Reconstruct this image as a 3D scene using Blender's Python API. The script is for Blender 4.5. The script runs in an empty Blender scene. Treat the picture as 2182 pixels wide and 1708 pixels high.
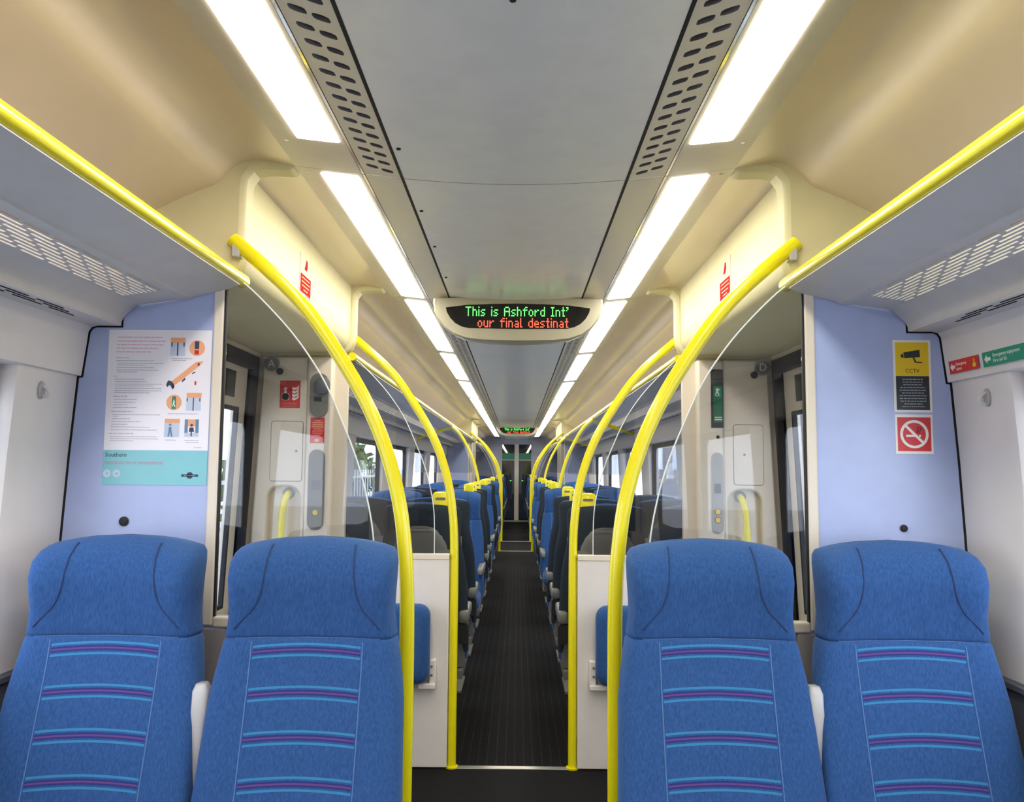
import bpy, bmesh, math, random
from mathutils import Vector, Matrix
R = math.radians
rnd = random.Random(7)
scene = bpy.context.scene
COL = scene.collection

# ------------------------------------------------------------------ camera, sky, exposure
EYE = Vector((0.014, 0.0, 1.42))
YAW, PITCH, ROLL = -0.0069, 0.0836, 0.00842
fw = Vector((math.sin(YAW) * math.cos(PITCH), math.cos(YAW) * math.cos(PITCH), math.sin(PITCH)))
rt = Vector((math.cos(YAW), -math.sin(YAW), 0.0))
up = rt.cross(fw)
r2 = rt * math.cos(ROLL) + up * math.sin(ROLL)
u2 = -rt * math.sin(ROLL) + up * math.cos(ROLL)
cam_d = bpy.data.cameras.new('camera')
cam = bpy.data.objects.new('camera', cam_d)
COL.objects.link(cam)
cam.matrix_world = Matrix(((r2.x, u2.x, -fw.x, EYE.x), (r2.y, u2.y, -fw.y, EYE.y), (r2.z, u2.z, -fw.z, EYE.z), (0, 0, 0, 1)))
cam_d.sensor_fit = 'HORIZONTAL'
cam_d.sensor_width = 36.0
cam_d.lens = 1750.0 / 2182.0 * 36.0
cam_d.clip_start = 0.02
cam_d.clip_end = 300
scene.camera = cam

SKY_COL, SKY_STRENGTH = (0.84, 0.89, 1.0), 2.6
LAMP_STRENGTH = 9.5
EXPOSURE = 1.12
world = bpy.data.worlds.new('overcast_sky')
scene.world = world
world.use_nodes = True
wn = world.node_tree
bgn = wn.nodes['Background']
bgn.inputs['Color'].default_value = SKY_COL + (1,)
bgn.inputs['Strength'].default_value = SKY_STRENGTH
vs = scene.view_settings
scene.display_settings.display_device = 'sRGB'
vs.view_transform = 'Standard'
vs.look = 'None'
vs.exposure = EXPOSURE
vs.gamma = 1
vs.use_curve_mapping = False
scene.cycles.max_bounces = 10
scene.cycles.diffuse_bounces = 5
scene.cycles.glossy_bounces = 4
scene.cycles.transmission_bounces = 8
scene.cycles.transparent_max_bounces = 16
scene.cycles.use_denoising = True
scene.cycles.sample_clamp_indirect = 6.0

# ------------------------------------------------------------------ materials
def lin(c):
    return tuple(((v / 255) / 12.92 if v / 255 <= 0.04045 else ((v / 255 + 0.055) / 1.055) ** 2.4) for v in c)

def mat(name, rgb, rough=0.5, metal=0.0, spec=0.5, vary=0.04, nscale=14.0, bump=0.0, bscale=200.0, coat=0.0, crough=0.03):
    m = bpy.data.materials.new(name)
    m.use_nodes = True
    nt = m.node_tree
    b = nt.nodes['Principled BSDF']
    b.inputs['Roughness'].default_value = rough
    b.inputs['Metallic'].default_value = metal
    b.inputs['Specular IOR Level'].default_value = spec
    b.inputs['Coat Weight'].default_value = coat
    b.inputs['Coat Roughness'].default_value = crough
    c = lin(rgb)
    tc = nt.nodes.new('ShaderNodeTexCoord')
    if vary > 0:
        nz = nt.nodes.new('ShaderNodeTexNoise')
        nz.inputs['Scale'].default_value = nscale
        nz.inputs['Detail'].default_value = 4
        nt.links.new(tc.outputs['Object'], nz.inputs['Vector'])
        rp = nt.nodes.new('ShaderNodeValToRGB')
        rp.color_ramp.elements[0].position = 0.3
        rp.color_ramp.elements[1].position = 0.7
        rp.color_ramp.elements[0].color = tuple(v * (1 - vary) for v in c) + (1,)
        rp.color_ramp.elements[1].color = tuple(min(1, v * (1 + vary)) for v in c) + (1,)
        nt.links.new(nz.outputs['Fac'], rp.inputs['Fac'])
        nt.links.new(rp.outputs['Color'], b.inputs['Base Color'])
    else:
        b.inputs['Base Color'].default_value = c + (1,)
    if bump > 0:
        n2 = nt.nodes.new('ShaderNodeTexNoise')
        n2.inputs['Scale'].default_value = bscale
        n2.inputs['Detail'].default_value = 2
        nt.links.new(tc.outputs['Object'], n2.inputs['Vector'])
        bp = nt.nodes.new('ShaderNodeBump')
        bp.inputs['Strength'].default_value = bump
        bp.inputs['Distance'].default_value = 0.002
        nt.links.new(n2.outputs['Fac'], bp.inputs['Height'])
        nt.links.new(bp.outputs['Normal'], b.inputs['Normal'])
    return m

def emit(name, rgb, strength):
    m = bpy.data.materials.new(name)
    m.use_nodes = True
    nt = m.node_tree
    nt.nodes.clear()
    e = nt.nodes.new('ShaderNodeEmission')
    e.inputs['Color'].default_value = tuple(rgb) + (1,)
    e.inputs['Strength'].default_value = strength
    o = nt.nodes.new('ShaderNodeOutputMaterial')
    nt.links.new(e.outputs[0], o.inputs[0])
    return m

def math_node(nt, op, a, b=None, clamp=False):
    n = nt.nodes.new('ShaderNodeMath')
    n.operation = op
    n.use_clamp = clamp
    for i, v in enumerate((a, b)):
        if v is None:
            continue
        if isinstance(v, (int, float)):
            n.inputs[i].default_value = v
        else:
            nt.links.new(v, n.inputs[i])
    return n.outputs[0]

def thin_glass(name, tint, refl=1.0):
    """a thin sheet: straight-through transmission plus a Fresnel reflection"""
    m = bpy.data.materials.new(name)
    m.use_nodes = True
    nt = m.node_tree
    nt.nodes.clear()
    t = nt.nodes.new('ShaderNodeBsdfTransparent')
    t.inputs['Color'].default_value = tuple(tint) + (1,)
    g = nt.nodes.new('ShaderNodeBsdfGlossy')
    g.inputs['Roughness'].default_value = 0.01
    g.inputs['Color'].default_value = (1, 1, 1, 1)
    lw = nt.nodes.new('ShaderNodeLayerWeight')
    lw.inputs['Blend'].default_value = 0.5
    p5 = math_node(nt, 'POWER', lw.outputs['Facing'], 5.0)
    sch = math_node(nt, 'ADD', math_node(nt, 'MULTIPLY', p5, 0.92), 0.045)
    ml = nt.nodes.new('ShaderNodeMath')
    ml.operation = 'MULTIPLY'
    ml.inputs[1].default_value = refl
    mx = nt.nodes.new('ShaderNodeMixShader')
    o = nt.nodes.new('ShaderNodeOutputMaterial')
    nt.links.new(sch, ml.inputs[0])
    nt.links.new(ml.outputs[0], mx.inputs[0])
    nt.links.new(t.outputs[0], mx.inputs[1])
    nt.links.new(g.outputs[0], mx.inputs[2])
    nt.links.new(mx.outputs[0], o.inputs[0])
    return m

def seat_fabric(name, striped):
    m = bpy.data.materials.new(name)
    m.use_nodes = True
    nt = m.node_tree
    b = nt.nodes['Principled BSDF']
    b.inputs['Roughness'].default_value = 0.9
    b.inputs['Specular IOR Level'].default_value = 0.15
    b.inputs['Sheen Weight'].default_value = 0.25
    b.inputs['Sheen Roughness'].default_value = 0.5
    b.inputs['Sheen Tint'].default_value = (0.35, 0.5, 0.85, 1)
    tc = nt.nodes.new('ShaderNodeTexCoord')
    mp = nt.nodes.new('ShaderNodeMapping')
    mp.inputs['Scale'].default_value = (260, 260, 60)
    nt.links.new(tc.outputs['Object'], mp.inputs['Vector'])
    nz = nt.nodes.new('ShaderNodeTexNoise')
    nz.inputs['Scale'].default_value = 1.0
    nz.inputs['Detail'].default_value = 3
    nt.links.new(mp.outputs[0], nz.inputs['Vector'])
    rp = nt.nodes.new('ShaderNodeValToRGB')
    rp.color_ramp.elements[0].position = 0.3
    rp.color_ramp.elements[1].position = 0.72
    rp.color_ramp.elements[0].color = lin((38, 70, 118)) + (1,)
    rp.color_ramp.elements[1].color = lin((50, 87, 140)) + (1,)
    nt.links.new(nz.outputs['Fac'], rp.inputs['Fac'])
    base = rp.outputs['Color']
    if striped:
        sx = nt.nodes.new('ShaderNodeSeparateXYZ')
        nt.links.new(tc.outputs['Object'], sx.inputs[0])
        ax = math_node(nt, 'ABSOLUTE', sx.outputs['X'])
        inside = math_node(nt, 'LESS_THAN', ax, 0.131)
        below = math_node(nt, 'LESS_THAN', sx.outputs['Z'], 1.005)
        mask = math_node(nt, 'MULTIPLY', inside, below)
        zz = math_node(nt, 'SUBTRACT', sx.outputs['Z'], 0.981)   # middle of the top stripe
        bow = math_node(nt, 'MULTIPLY', math_node(nt, 'MULTIPLY', ax, ax), 0.35)
        zz = math_node(nt, 'ADD', zz, bow)
        sh = math_node(nt, 'ADD', zz, 0.0475 + 0.95)
        fr = math_node(nt, 'SUBTRACT', math_node(nt, 'MODULO', sh, 0.095), 0.0475)
        af = math_node(nt, 'ABSOLUTE', fr)
        red = math_node(nt, 'LESS_THAN', af, 0.0020)
        dark = math_node(nt, 'LESS_THAN', af, 0.0060)
        cy_hi = math_node(nt, 'LESS_THAN', math_node(nt, 'ABSOLUTE', math_node(nt, 'SUBTRACT', af, 0.0125)), 0.0026)
        for fac, colr in ((cy_hi, (56, 122, 166)), (dark, (42, 50, 112)), (red, (96, 64, 118))):
            mx = nt.nodes.new('ShaderNodeMix')
            mx.data_type = 'RGBA'
            nt.links.new(math_node(nt, 'MULTIPLY', fac, mask), mx.inputs['Factor'])
            nt.links.new(base, mx.inputs['A'])
            mx.inputs['B'].default_value = lin(colr) + (1,)
            base = mx.outputs['Result']
    nt.links.new(base, b.inputs['Base Color'])
    bp = nt.nodes.new('ShaderNodeBump')
    bp.inputs['Strength'].default_value = 0.25
    bp.inputs['Distance'].default_value = 0.001
    nt.links.new(nz.outputs['Fac'], bp.inputs['Height'])
    nt.links.new(bp.outputs['Normal'], b.inputs['Normal'])
    return m

def carpet(name):
    m = bpy.data.materials.new(name)
    m.use_nodes = True
    nt = m.node_tree
    b = nt.nodes['Principled BSDF']
    b.inputs['Roughness'].default_value = 0.95
    b.inputs['Specular IOR Level'].default_value = 0.08
    tc = nt.nodes.new('ShaderNodeTexCoord')
    sx = nt.nodes.new('ShaderNodeSeparateXYZ')
    nt.links.new(tc.outputs['Object'], sx.inputs[0])
    nz = nt.nodes.new('ShaderNodeTexNoise')
    nz.inputs['Scale'].default_value = 90
    nz.inputs['Detail'].default_value = 4
    nt.links.new(tc.outputs['Object'], nz.inputs['Vector'])
    rp = nt.nodes.new('ShaderNodeValToRGB')
    rp.color_ramp.elements[0].position = 0.3
    rp.color_ramp.elements[1].position = 0.75
    rp.color_ramp.elements[0].color = lin((19, 19, 21)) + (1,)
    rp.color_ramp.elements[1].color = lin((34, 34, 36)) + (1,)
    nt.links.new(nz.outputs['Fac'], rp.inputs['Fac'])
    # woven rows of short pale dashes
    fx = math_node(nt, 'MODULO', math_node(nt, 'ADD', sx.outputs['X'], 10.0), 0.045)
    colm = math_node(nt, 'LESS_THAN', math_node(nt, 'ABSOLUTE', math_node(nt, 'SUBTRACT', fx, 0.0225)), 0.0022)
    fy = math_node(nt, 'MODULO', math_node(nt, 'ADD', sx.outputs['Y'], 10.0), 0.03)
    row = math_node(nt, 'LESS_THAN', fy, 0.012)
    n2 = nt.nodes.new('ShaderNodeTexNoise')
    n2.inputs['Scale'].default_value = 7
    nt.links.new(tc.outputs['Object'], n2.inputs['Vector'])
    f = math_node(nt, 'MULTIPLY', math_node(nt, 'MULTIPLY', colm, row), n2.outputs['Fac'])
    mx = nt.nodes.new('ShaderNodeMix')
    mx.data_type = 'RGBA'
    nt.links.new(f, mx.inputs['Factor'])
    nt.links.new(rp.outputs['Color'], mx.inputs['A'])
    mx.inputs['B'].default_value = lin((80, 78, 74)) + (1,)
    nt.links.new(mx.outputs['Result'], b.inputs['Base Color'])
    bp = nt.nodes.new('ShaderNodeBump')
    bp.inputs['Strength'].default_value = 0.4
    bp.inputs['Distance'].default_value = 0.002
    nt.links.new(nz.outputs['Fac'], bp.inputs['Height'])
    nt.links.new(bp.outputs['Normal'], b.inputs['Normal'])
    return m

M = {
    'ceil': mat('ceiling_grey_laminate', (230, 228, 222), 0.28, spec=0.5, vary=0.03),
    'ceil_trim': mat('cream_ceiling_moulding', (212, 203, 182), 0.30, vary=0.02),
    'cove': mat('cream_cove_gloss', (220, 202, 170), 0.45, coat=1.0, crough=0.20, vary=0.02, nscale=5),
    'cream': mat('cream_laminate', (226, 216, 200), 0.35, vary=0.02),
    'display_case': mat('cream_display_case', (178, 172, 150), 0.35, vary=0.02),
    'taupe': mat('taupe_grey_laminate', (150, 145, 146), 0.5),
    'header': mat('yellowish_cream_moulding', (214, 206, 164), 0.5, spec=0.2, vary=0.02),
    'white': mat('white_laminate', (224, 218, 214), 0.4, vary=0.02),
    'rack': mat('grey_rack_paint', (200, 196, 192), 0.45, vary=0.03),
    'bluepanel': mat('pale_blue_laminate', (170, 184, 226), 0.32, vary=0.03),
    'dado': mat('dark_grey_dado', (92, 94, 104), 0.6, vary=0.05),
    'greypanel': mat('blue_grey_endwall', (190, 192, 206), 0.45),
    'yellow': mat('yellow_gloss_paint', (236, 224, 20), 0.25, vary=0, coat=0.3),
    'black': mat('black_rubber', (22, 22, 26), 0.6),
    'vent_shaded': mat('shaded_vent_scoop', (112, 108, 112), 0.6),  # shade inside the vent holes, put into the scoop colour
    'gap': mat('dark_joint', (20, 20, 22), 0.8),
    'shell': mat('grey_seat_plastic', (112, 112, 108), 0.45, vary=0.03),
    'shell_light': mat('light_grey_plastic', (178, 177, 178), 0.45, vary=0.03),
    'seam': mat('dark_blue_piping', (22, 46, 92), 0.8),
    'thread': mat('pale_seam_thread', (78, 112, 164), 0.8),
    'fabric': seat_fabric('blue_moquette', False),
    'fabric_stripe': seat_fabric('striped_blue_moquette', True),
    'fabric_dark': mat('charcoal_moquette', (44, 52, 60), 0.9, spec=0.2, vary=0.1, nscale=120),
    'carpet': carpet('charcoal_carpet'),
    'mat_floor': mat('black_vestibule_floor', (26, 26, 27), 0.95, spec=0.1, vary=0.15, nscale=140, bump=0.3),
    'alu': mat('brushed_aluminium', (196, 192, 184), 0.35, metal=0.9),
    'chrome': mat('polished_trim', (235, 233, 225), 0.12, metal=1.0, vary=0),
    'glass': thin_glass('smoked_screen_glass', (0.79, 0.80, 0.81), 0.9),
    'glass_edge': mat('polished_glass_edge', (236, 240, 240), 0.15, vary=0),
    'window': thin_glass('window_glass', (0.86, 0.89, 0.92), 1.0),
    'doorglass': thin_glass('dark_door_glass', (0.5, 0.53, 0.55), 1.0),
    'poster_white': mat('poster_paper', (238, 236, 244), 0.25, vary=0.01),
    'teal': mat('teal_print', (124, 196, 206), 0.3, vary=0.02),
    'ink': mat('dark_ink', (60, 66, 92), 0.6, vary=0),
    'ink_soft': mat('grey_ink', (172, 172, 188), 0.6, vary=0),
    'pink_ink': mat('pink_ink', (206, 136, 160), 0.6, vary=0),
    'pale_pink_ink': mat('pale_pink_ink', (220, 178, 194), 0.6, vary=0),
    'orange_ink': mat('orange_ink', (238, 172, 128), 0.6, vary=0),
    'blue_ink': mat('blue_ink', (104, 140, 178), 0.6, vary=0),
    'pale_ink': mat('pale_blue_ink', (198, 210, 230), 0.6, vary=0),
    'sign_yellow': mat('sign_yellow', (228, 194, 28), 0.35, vary=0.01),
    'sign_black': mat('sign_black', (36, 44, 46), 0.35, vary=0.01),
    'sign_red': mat('sign_red', (206, 40, 48), 0.35, vary=0.01),
    'notice_red': mat('matt_red_notice', (168, 34, 36), 0.8, spec=0.05, vary=0),
    'notice_white': mat('matt_white_notice', (206, 200, 180), 0.8, spec=0.05, vary=0),
    'sign_green': mat('sign_green', (14, 140, 104), 0.35, vary=0.01),
    'sign_dkgreen': mat('sign_dark_green', (28, 104, 76), 0.35, vary=0.01),
    'sign_white': mat('sign_white', (236, 234, 228), 0.35, vary=0.01),
    'disc_grey': mat('grey_plastic_disc', (150, 152, 150), 0.4),
    'lens_black': mat('black_display_lens', (14, 15, 14), 0.12, vary=0),
    'ground': mat('grey_trackside', (186, 186, 188), 0.9, vary=0.15, nscale=3),
    'fence': mat('pale_fence_paint', (200, 206, 212), 0.6),
    'leaf': mat('green_foliage', (70, 104, 60), 0.8, vary=0.3, nscale=20),
    'bark': mat('brown_bark', (80, 66, 52), 0.9),
    'lamp_left': emit('warm_pink_tube', (1.0, 0.90, 0.80), LAMP_STRENGTH),
    'lamp_right': emit('green_yellow_tube', (1.0, 0.97, 0.80), LAMP_STRENGTH),
    'lamp': emit('warm_white_tube', (1.0, 0.94, 0.80), LAMP_STRENGTH),
    'led_green': emit('green_led', (0.12, 1.0, 0.14), 1.3),
    'led_red': emit('red_led', (1.0, 0.10, 0.05), 1.3),
}

# ------------------------------------------------------------------ mesh building
def catmull(pts, n=6):
    pts = [Vector(p) for p in pts]
    out = []
    for i in range(len(pts) - 1):
        p0 = pts[max(i - 1, 0)]; p1 = pts[i]; p2 = pts[i + 1]; p3 = pts[min(i + 2, len(pts) - 1)]
        for k in range(n):
            t = k / n
            out.append(0.5 * ((2 * p1) + (p2 - p0) * t + (2 * p0 - 5 * p1 + 4 * p2 - p3) * t * t + (3 * p1 - p0 - 3 * p2 + p3) * t ** 3))
    out.append(pts[-1])
    return out

class MB:
    def __init__(self):
        self.v = []; self.f = []
    def add(self, vs_, fs_):
        o = len(self.v)
        self.v += [tuple(p) for p in vs_]
        self.f += [tuple(i + o for i in f) for f in fs_]
        return self
    def box(self, x0, x1, y0, y1, z0, z1):
        return self.add([(x0, y0, z0), (x1, y0, z0), (x1, y1, z0), (x0, y1, z0), (x0, y0, z1), (x1, y0, z1), (x1, y1, z1), (x0, y1, z1)],
                        [(0, 3, 2, 1), (4, 5, 6, 7), (0, 1, 5, 4), (1, 2, 6, 5), (2, 3, 7, 6), (3, 0, 4, 7)])
    def prism(self, poly, axis, a, b):
        """poly of 2-D points extruded along axis (0 x: (y,z); 1 y: (x,z); 2 z: (x,y))"""
        n = len(poly)
        def P(p, t):
            return (t, p[0], p[1]) if axis == 0 else ((p[0], t, p[1]) if axis == 1 else (p[0], p[1], t))
        return self.add([P(p, a) for p in poly] + [P(p, b) for p in poly],
                        [tuple(range(n))[::-1], tuple(range(n, 2 * n))] + [(i, (i + 1) % n, n + (i + 1) % n, n + i) for i in range(n)])
    def sheet(self, prof, t, y0, y1):
        """a thick shell whose section is the open (x,z) profile, run along y; t thickness to the left of the path"""
        n = len(prof); out = []
        for i in range(n):
            a = Vector(prof[max(i - 1, 0)]); b = Vector(prof[min(i + 1, n - 1)])
            d = (b - a).normalized()
            out.append((prof[i][0] - d.y * t, prof[i][1] + d.x * t))
        vs_ = []
        for y in (y0, y1):
            vs_ += [(p[0], y, p[1]) for p in prof] + [(p[0], y, p[1]) for p in out]
        fs_ = []
        m = 2 * n
        for i in range(n - 1):
            fs_ += [(i, i + 1, m + i + 1, m + i), (n + i, m + n + i, m + n + i + 1, n + i + 1),
                    (i, n + i, n + i + 1, i + 1), (m + i, m + i + 1, m + n + i + 1, m + n + i)]
        fs_ += [(0, m, m + n, n), (n - 1, 2 * n - 1, m + 2 * n - 1, m + n - 1)]
        return self.add(vs_, fs_)
    def loft(self, rings, cap=True, closed=True):
        n = len(rings[0]); vs_ = [p for r in rings for p in r]; fs_ = []
        for k in range(len(rings) - 1):
            for i in range(n if closed else n - 1):
                j = (i + 1) % n
                fs_.append((k * n + i, k * n + j, (k + 1) * n + j, (k + 1) * n + i))
        if cap:
            fs_ += [tuple(range(n))[::-1], tuple((len(rings) - 1) * n + i for i in range(n))]
        return self.add(vs_, fs_)
    def tube(self, path, r, seg=14, cap=True):
        path = [Vector(p) for p in path]
        rings = []; nrm = None
        for i, p in enumerate(path):
            t = (path[min(i + 1, len(path) - 1)] - path[max(i - 1, 0)]).normalized()
            if nrm is None:
                nrm = t.cross(Vector((0.31, 0.2, 0.93)) if abs(t.z) < 0.9 else Vector((1, 0, 0))).normalized()
            nrm = (nrm - t * nrm.dot(t)).normalized()
            bn = t.cross(nrm)
            rr = r[i] if isinstance(r, (list, tuple)) else r
            rings.append([p + (nrm * math.cos(2 * math.pi * k / seg) + bn * math.sin(2 * math.pi * k / seg)) * rr for k in range(seg)])
        return self.loft(rings, cap)
    def disc(self, cx, cy, r, z0, z1, seg=24, rx=None):
        rx = rx or r
        return self.prism([(cx + rx * math.cos(2 * math.pi * k / seg), cy + r * math.sin(2 * math.pi * k / seg)) for k in range(seg)], 2, z0, z1)
    def mesh(self, name, m, smooth=35):
        me = bpy.data.meshes.new(name)
        me.from_pydata(self.v, [], self.f)
        bm = bmesh.new(); bm.from_mesh(me)
        bmesh.ops.recalc_face_normals(bm, faces=bm.faces[:])
        bm.to_mesh(me); bm.free()
        me.materials.append(M[m] if isinstance(m, str) else m)
        if smooth:
            me.shade_smooth()
            me.set_sharp_from_angle(angle=R(smooth))
        return me
    def build(self, name, m, parent=None, smooth=35, bevel=0.0):
        return link(name, self.mesh(name, m, smooth), parent, bevel)

def link(name, me, parent=None, bevel=0.0):
    o = bpy.data.objects.new(name, me)
    COL.objects.link(o)
    if parent is not None:
        o.parent = parent
    if bevel > 0:
        bv = o.modifiers.new('soft_edges', 'BEVEL')
        bv.width = bevel; bv.segments = 2; bv.limit_method = 'ANGLE'; bv.angle_limit = R(40)
    return o

def tag(o, label=None, cat=None, group=None, kind=None):
    if label: o['label'] = label
    if cat: o['category'] = cat
    if group: o['group'] = group
    if kind: o['kind'] = kind
    return o

def empty(name, loc=(0, 0, 0), rot=(0, 0, 0), parent=None):
    o = bpy.data.objects.new(name, None)
    COL.objects.link(o)
    o.location = loc; o.rotation_euler = rot
    o.empty_display_size = 0.1
    if parent is not None: o.parent = parent
    return o

def rrect(x0, x1, y0, y1, r, n=5):
    out = []
    for cx, cy, a in ((x1 - r, y1 - r, 0), (x0 + r, y1 - r, 90), (x0 + r, y0 + r, 180), (x1 - r, y0 + r, 270)):
        for k in range(n + 1):
            t = R(a + 90 * k / n)
            out.append((cx + r * math.cos(t), cy + r * math.sin(t)))
    return out

def mirror(prof, s):
    return [(s * x, z) for x, z in prof]

def lettering(body, size, x, y, m, parent, z=0.0012, align='LEFT', sx=1.0, name='lettering'):
    cu = bpy.data.curves.new(name, 'FONT')
    cu.body = body; cu.size = size; cu.align_x = align; cu.extrude = 0.0002
    cu.resolution_u = 2
    cu.materials.append(M[m])
    tmp = bpy.data.objects.new(name, cu)
    COL.objects.link(tmp)
    me = bpy.data.meshes.new_from_object(tmp)
    bpy.data.objects.remove(tmp)
    bpy.data.curves.remove(cu)
    o = bpy.data.objects.new(name, me)
    COL.objects.link(o)
    o.location = (x, y, z); o.scale = (sx, 1, 1)
    o.parent = parent
    return o

# ------------------------------------------------------------------ key dimensions (metres, y runs down the carriage)
YB, YE = -3.4, 22.7                    # back wall behind the camera, gangway wall
V1 = (2.33, 4.05)                      # first door vestibule
V2 = (14.55, 16.5)                     # second door vestibule
SALOONS = ((YB, V1[0]), (V1[1], V2[0]), (V2[1], YE))
COVE = [(0.641, 2.299), (0.70, 2.311), (0.735, 2.317), (0.765, 2.317), (0.792, 2.311), (0.814, 2.300), (0.832, 2.284), (0.845, 2.266), (0.858, 2.252), (0.878, 2.240), (0.91, 2.227), (0.96, 2.206), (1.047, 2.163), (1.13, 2.102), (1.20, 2.04), (1.235, 1.99), (1.25, 1.93)]
def ceil_z(x):
    x = abs(x)
    return 2.247 + 0.016 * (x / 0.325) ** 2 if x < 0.325 else 2.263 + (x - 0.325) * 0.114

# floor
fl = MB().box(-1.42, 1.42, YB - 0.1, YE + 1.6, -0.08, 0.0).build('floor', 'carpet', smooth=0)
tag(fl, kind='structure')
for i, v in enumerate((V1, V2)):
    MB().box(-1.30, 1.30, v[0] + 0.01, v[1] - 0.02, 0.0, 0.004).build('vestibule_mat', 'mat_floor', fl, smooth=0)
    for yy in (v[0], v[1]):
        tag(MB().box(-0.30, 0.30, yy - 0.018, yy + 0.018, 0.0, 0.007).build('trim_%d' % (1 + i * 2 + (yy == v[1])), 'alu', smooth=0, bevel=0.002), kind='structure')

# ------------------------------------------------------------------ ceiling
ceiling = MB().box(-1.40, 1.40, YB - 0.1, YE + 1.6, 2.42, 2.48).build('ceiling', 'gap', smooth=0)
tag(ceiling, kind='structure')
joints = [YB, -1.45, 0.43, V1[0], 4.10, 6.05, 7.99, 9.96, 11.9, 13.85, 15.75, 17.65, 19.55, 21.4, YE]
def centre_panel(y0, y1):
    n = 12
    prof = [(-0.3225 + 0.645 * k / n, ceil_z(-0.3225 + 0.645 * k / n)) for k in range(n + 1)]
    MB().sheet(prof, 0.012, y0 + 0.002, y1 - 0.002).build('ceiling_panel', 'ceil', ceiling)
    MB().sheet([(x, z + 0.0005) for x, z in prof], 0.004, y1 - 0.002, y1 + 0.002).build('joint_strip', 'gap', ceiling)
    for s in (-1, 1):
        MB().sheet(mirror([(0.3224, ceil_z(.3224) - .0008), (0.3312, ceil_z(.3312) - .0008)], s), 0.004 * s, y0, y1).build('joint_strip', 'gap', ceiling, smooth=0)
for a, b in zip(joints, joints[1:]):
    centre_panel(a, b)
    for s in (-1, 1):
        MB().sheet(mirror(COVE, s), 0.012 * s, a + 0.0012, b - 0.0012).build('cove_panel', 'cove', ceiling)
# fastener dots beside the joint
fm = MB().disc(0, 0, 0.006, -0.002, 0.002, 10).mesh('ceiling_fastener', 'gap')
for x, y in ((-0.305, 2.10), (-0.305, 2.62), (-0.305, 3.05), (-0.305, 3.55), (0.0, 1.385)):
    o = link('ceiling_fastener', fm, ceiling); o.location = (x, y, ceil_z(x) - 0.001)

# pierced air-vent strips: each opening is a real hole with a sloping scoop behind it
def vent_mesh(length, pierced, fine):
    mb = MB(); sc = MB()
    x0, x1 = 0.331, 0.436
    pit = 0.0612 if not fine else 0.0612
    def zz(x): return ceil_z(x)
    if not pierced:
        mb.add([(x0, 0, zz(x0)), (x1, 0, zz(x1)), (x1, length, zz(x1)), (x0, length, zz(x0))], [(0, 1, 2, 3)])
        return mb, None
    rows = int((length - 0.03) / pit)
    pad = (length - rows * pit) / 2
    for ya, yb in ((0, pad), (length - pad, length)):
        mb.add([(x0, ya, zz(x0)), (x1, ya, zz(x1)), (x1, yb, zz(x1)), (x0, yb, zz(x0))], [(0, 1, 2, 3)])
    xm = 0.3815
    for xa, xb in ((x0, 0.344), (0.423, x1)):
        mb.add([(xa, pad, zz(xa)), (xb, pad, zz(xb)), (xb, length - pad, zz(xb)), (xa, length - pad, zz(xa))], [(0, 1, 2, 3)])
    for r_ in range(rows):
        for c_ in range(2):
            cx0, cx1 = (0.344, xm) if c_ == 0 else (xm, 0.423)
            sh = 0.0 if c_ == 0 else 0.0
            cy0 = pad + r_ * pit; cy1 = cy0 + pit
            N = 8 if fine else 12
            angs = [2 * math.pi * k / N for k in range(N)]
            # corner angles of the cell are included so the cells meet
            hx, hy = (cx1 - cx0) / 2, (cy1 - cy0) / 2
            mx_, my_ = (cx0 + cx1) / 2, (cy0 + cy1) / 2 + (0.012 if c_ == 0 else -0.012)
            corners = [math.atan2(q - my_, p - mx_) % (2 * math.pi) for p in (cx0, cx1) for q in (cy0, cy1)]
            angs = sorted(set([round(t, 5) for t in angs + corners]))
            outer, inner, deep = [], [], []
            for t in angs:
                dx, dy = math.cos(t), math.sin(t)
                k = 1e9
                if dx > 1e-9: k = min(k, (cx1 - mx_) / dx)
                if dx < -1e-9: k = min(k, (cx0 - mx_) / dx)
                if dy > 1e-9: k = min(k, (cy1 - my_) / dy)
                if dy < -1e-9: k = min(k, (cy0 - my_) / dy)
                ox, oy = mx_ + dx * k, my_ + dy * k
                # lozenge opening, skewed
                q = (abs(dx) / 0.0160) ** 3.6 + (abs(dy) / 0.0118) ** 3.6
                rr = q ** (-1 / 3.6)
                skew = 0.45
                ix, iy = mx_ + dx * rr, my_ + dy * rr - skew * dx * rr
                outer.append((ox, oy, zz(ox))); inner.append((ix, iy, zz(ix)))
                # the scoop runs out gently toward the neighbouring column
                slope = 0.022
                drift = (0.016 if c_ == 0 else -0.016)
                deep.append((ix + drift * 0.4, iy, zz(ix) + slope))
            n = len(angs)
            mb.add(outer + inner, [(i, (i + 1) % n, n + (i + 1) % n, n + i) for i in range(n)])
            sc.add(inner + deep, [(i, (i + 1) % n, n + (i + 1) % n, n + i) for i in range(n)])
    return mb, sc
vent_cache = {}
for ji, (a, b) in enumerate(zip(joints, joints[1:])):
    pierced = not (V1[0] - 0.01 <= a < V1[1])
    key = (round(b - a, 3), pierced, a > 5)
    if key not in vent_cache:
        p_, q_ = vent_mesh(b - a - 0.004, pierced, a > 5)
        vent_cache[key] = (p_.mesh('vent_panel', 'ceil_trim', smooth=30), q_.mesh('vent_scoop', 'vent_shaded', smooth=50) if q_ else None)
    for s in (-1, 1):
        o = link('vent_panel', vent_cache[key][0], ceiling)
        o.location = (0, a + 0.002, 0); o.scale = (s, 1, 1)
        if vent_cache[key][1]:
            tag(link('vent_scoop', vent_cache[key][1], o), kind='stuff')

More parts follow.
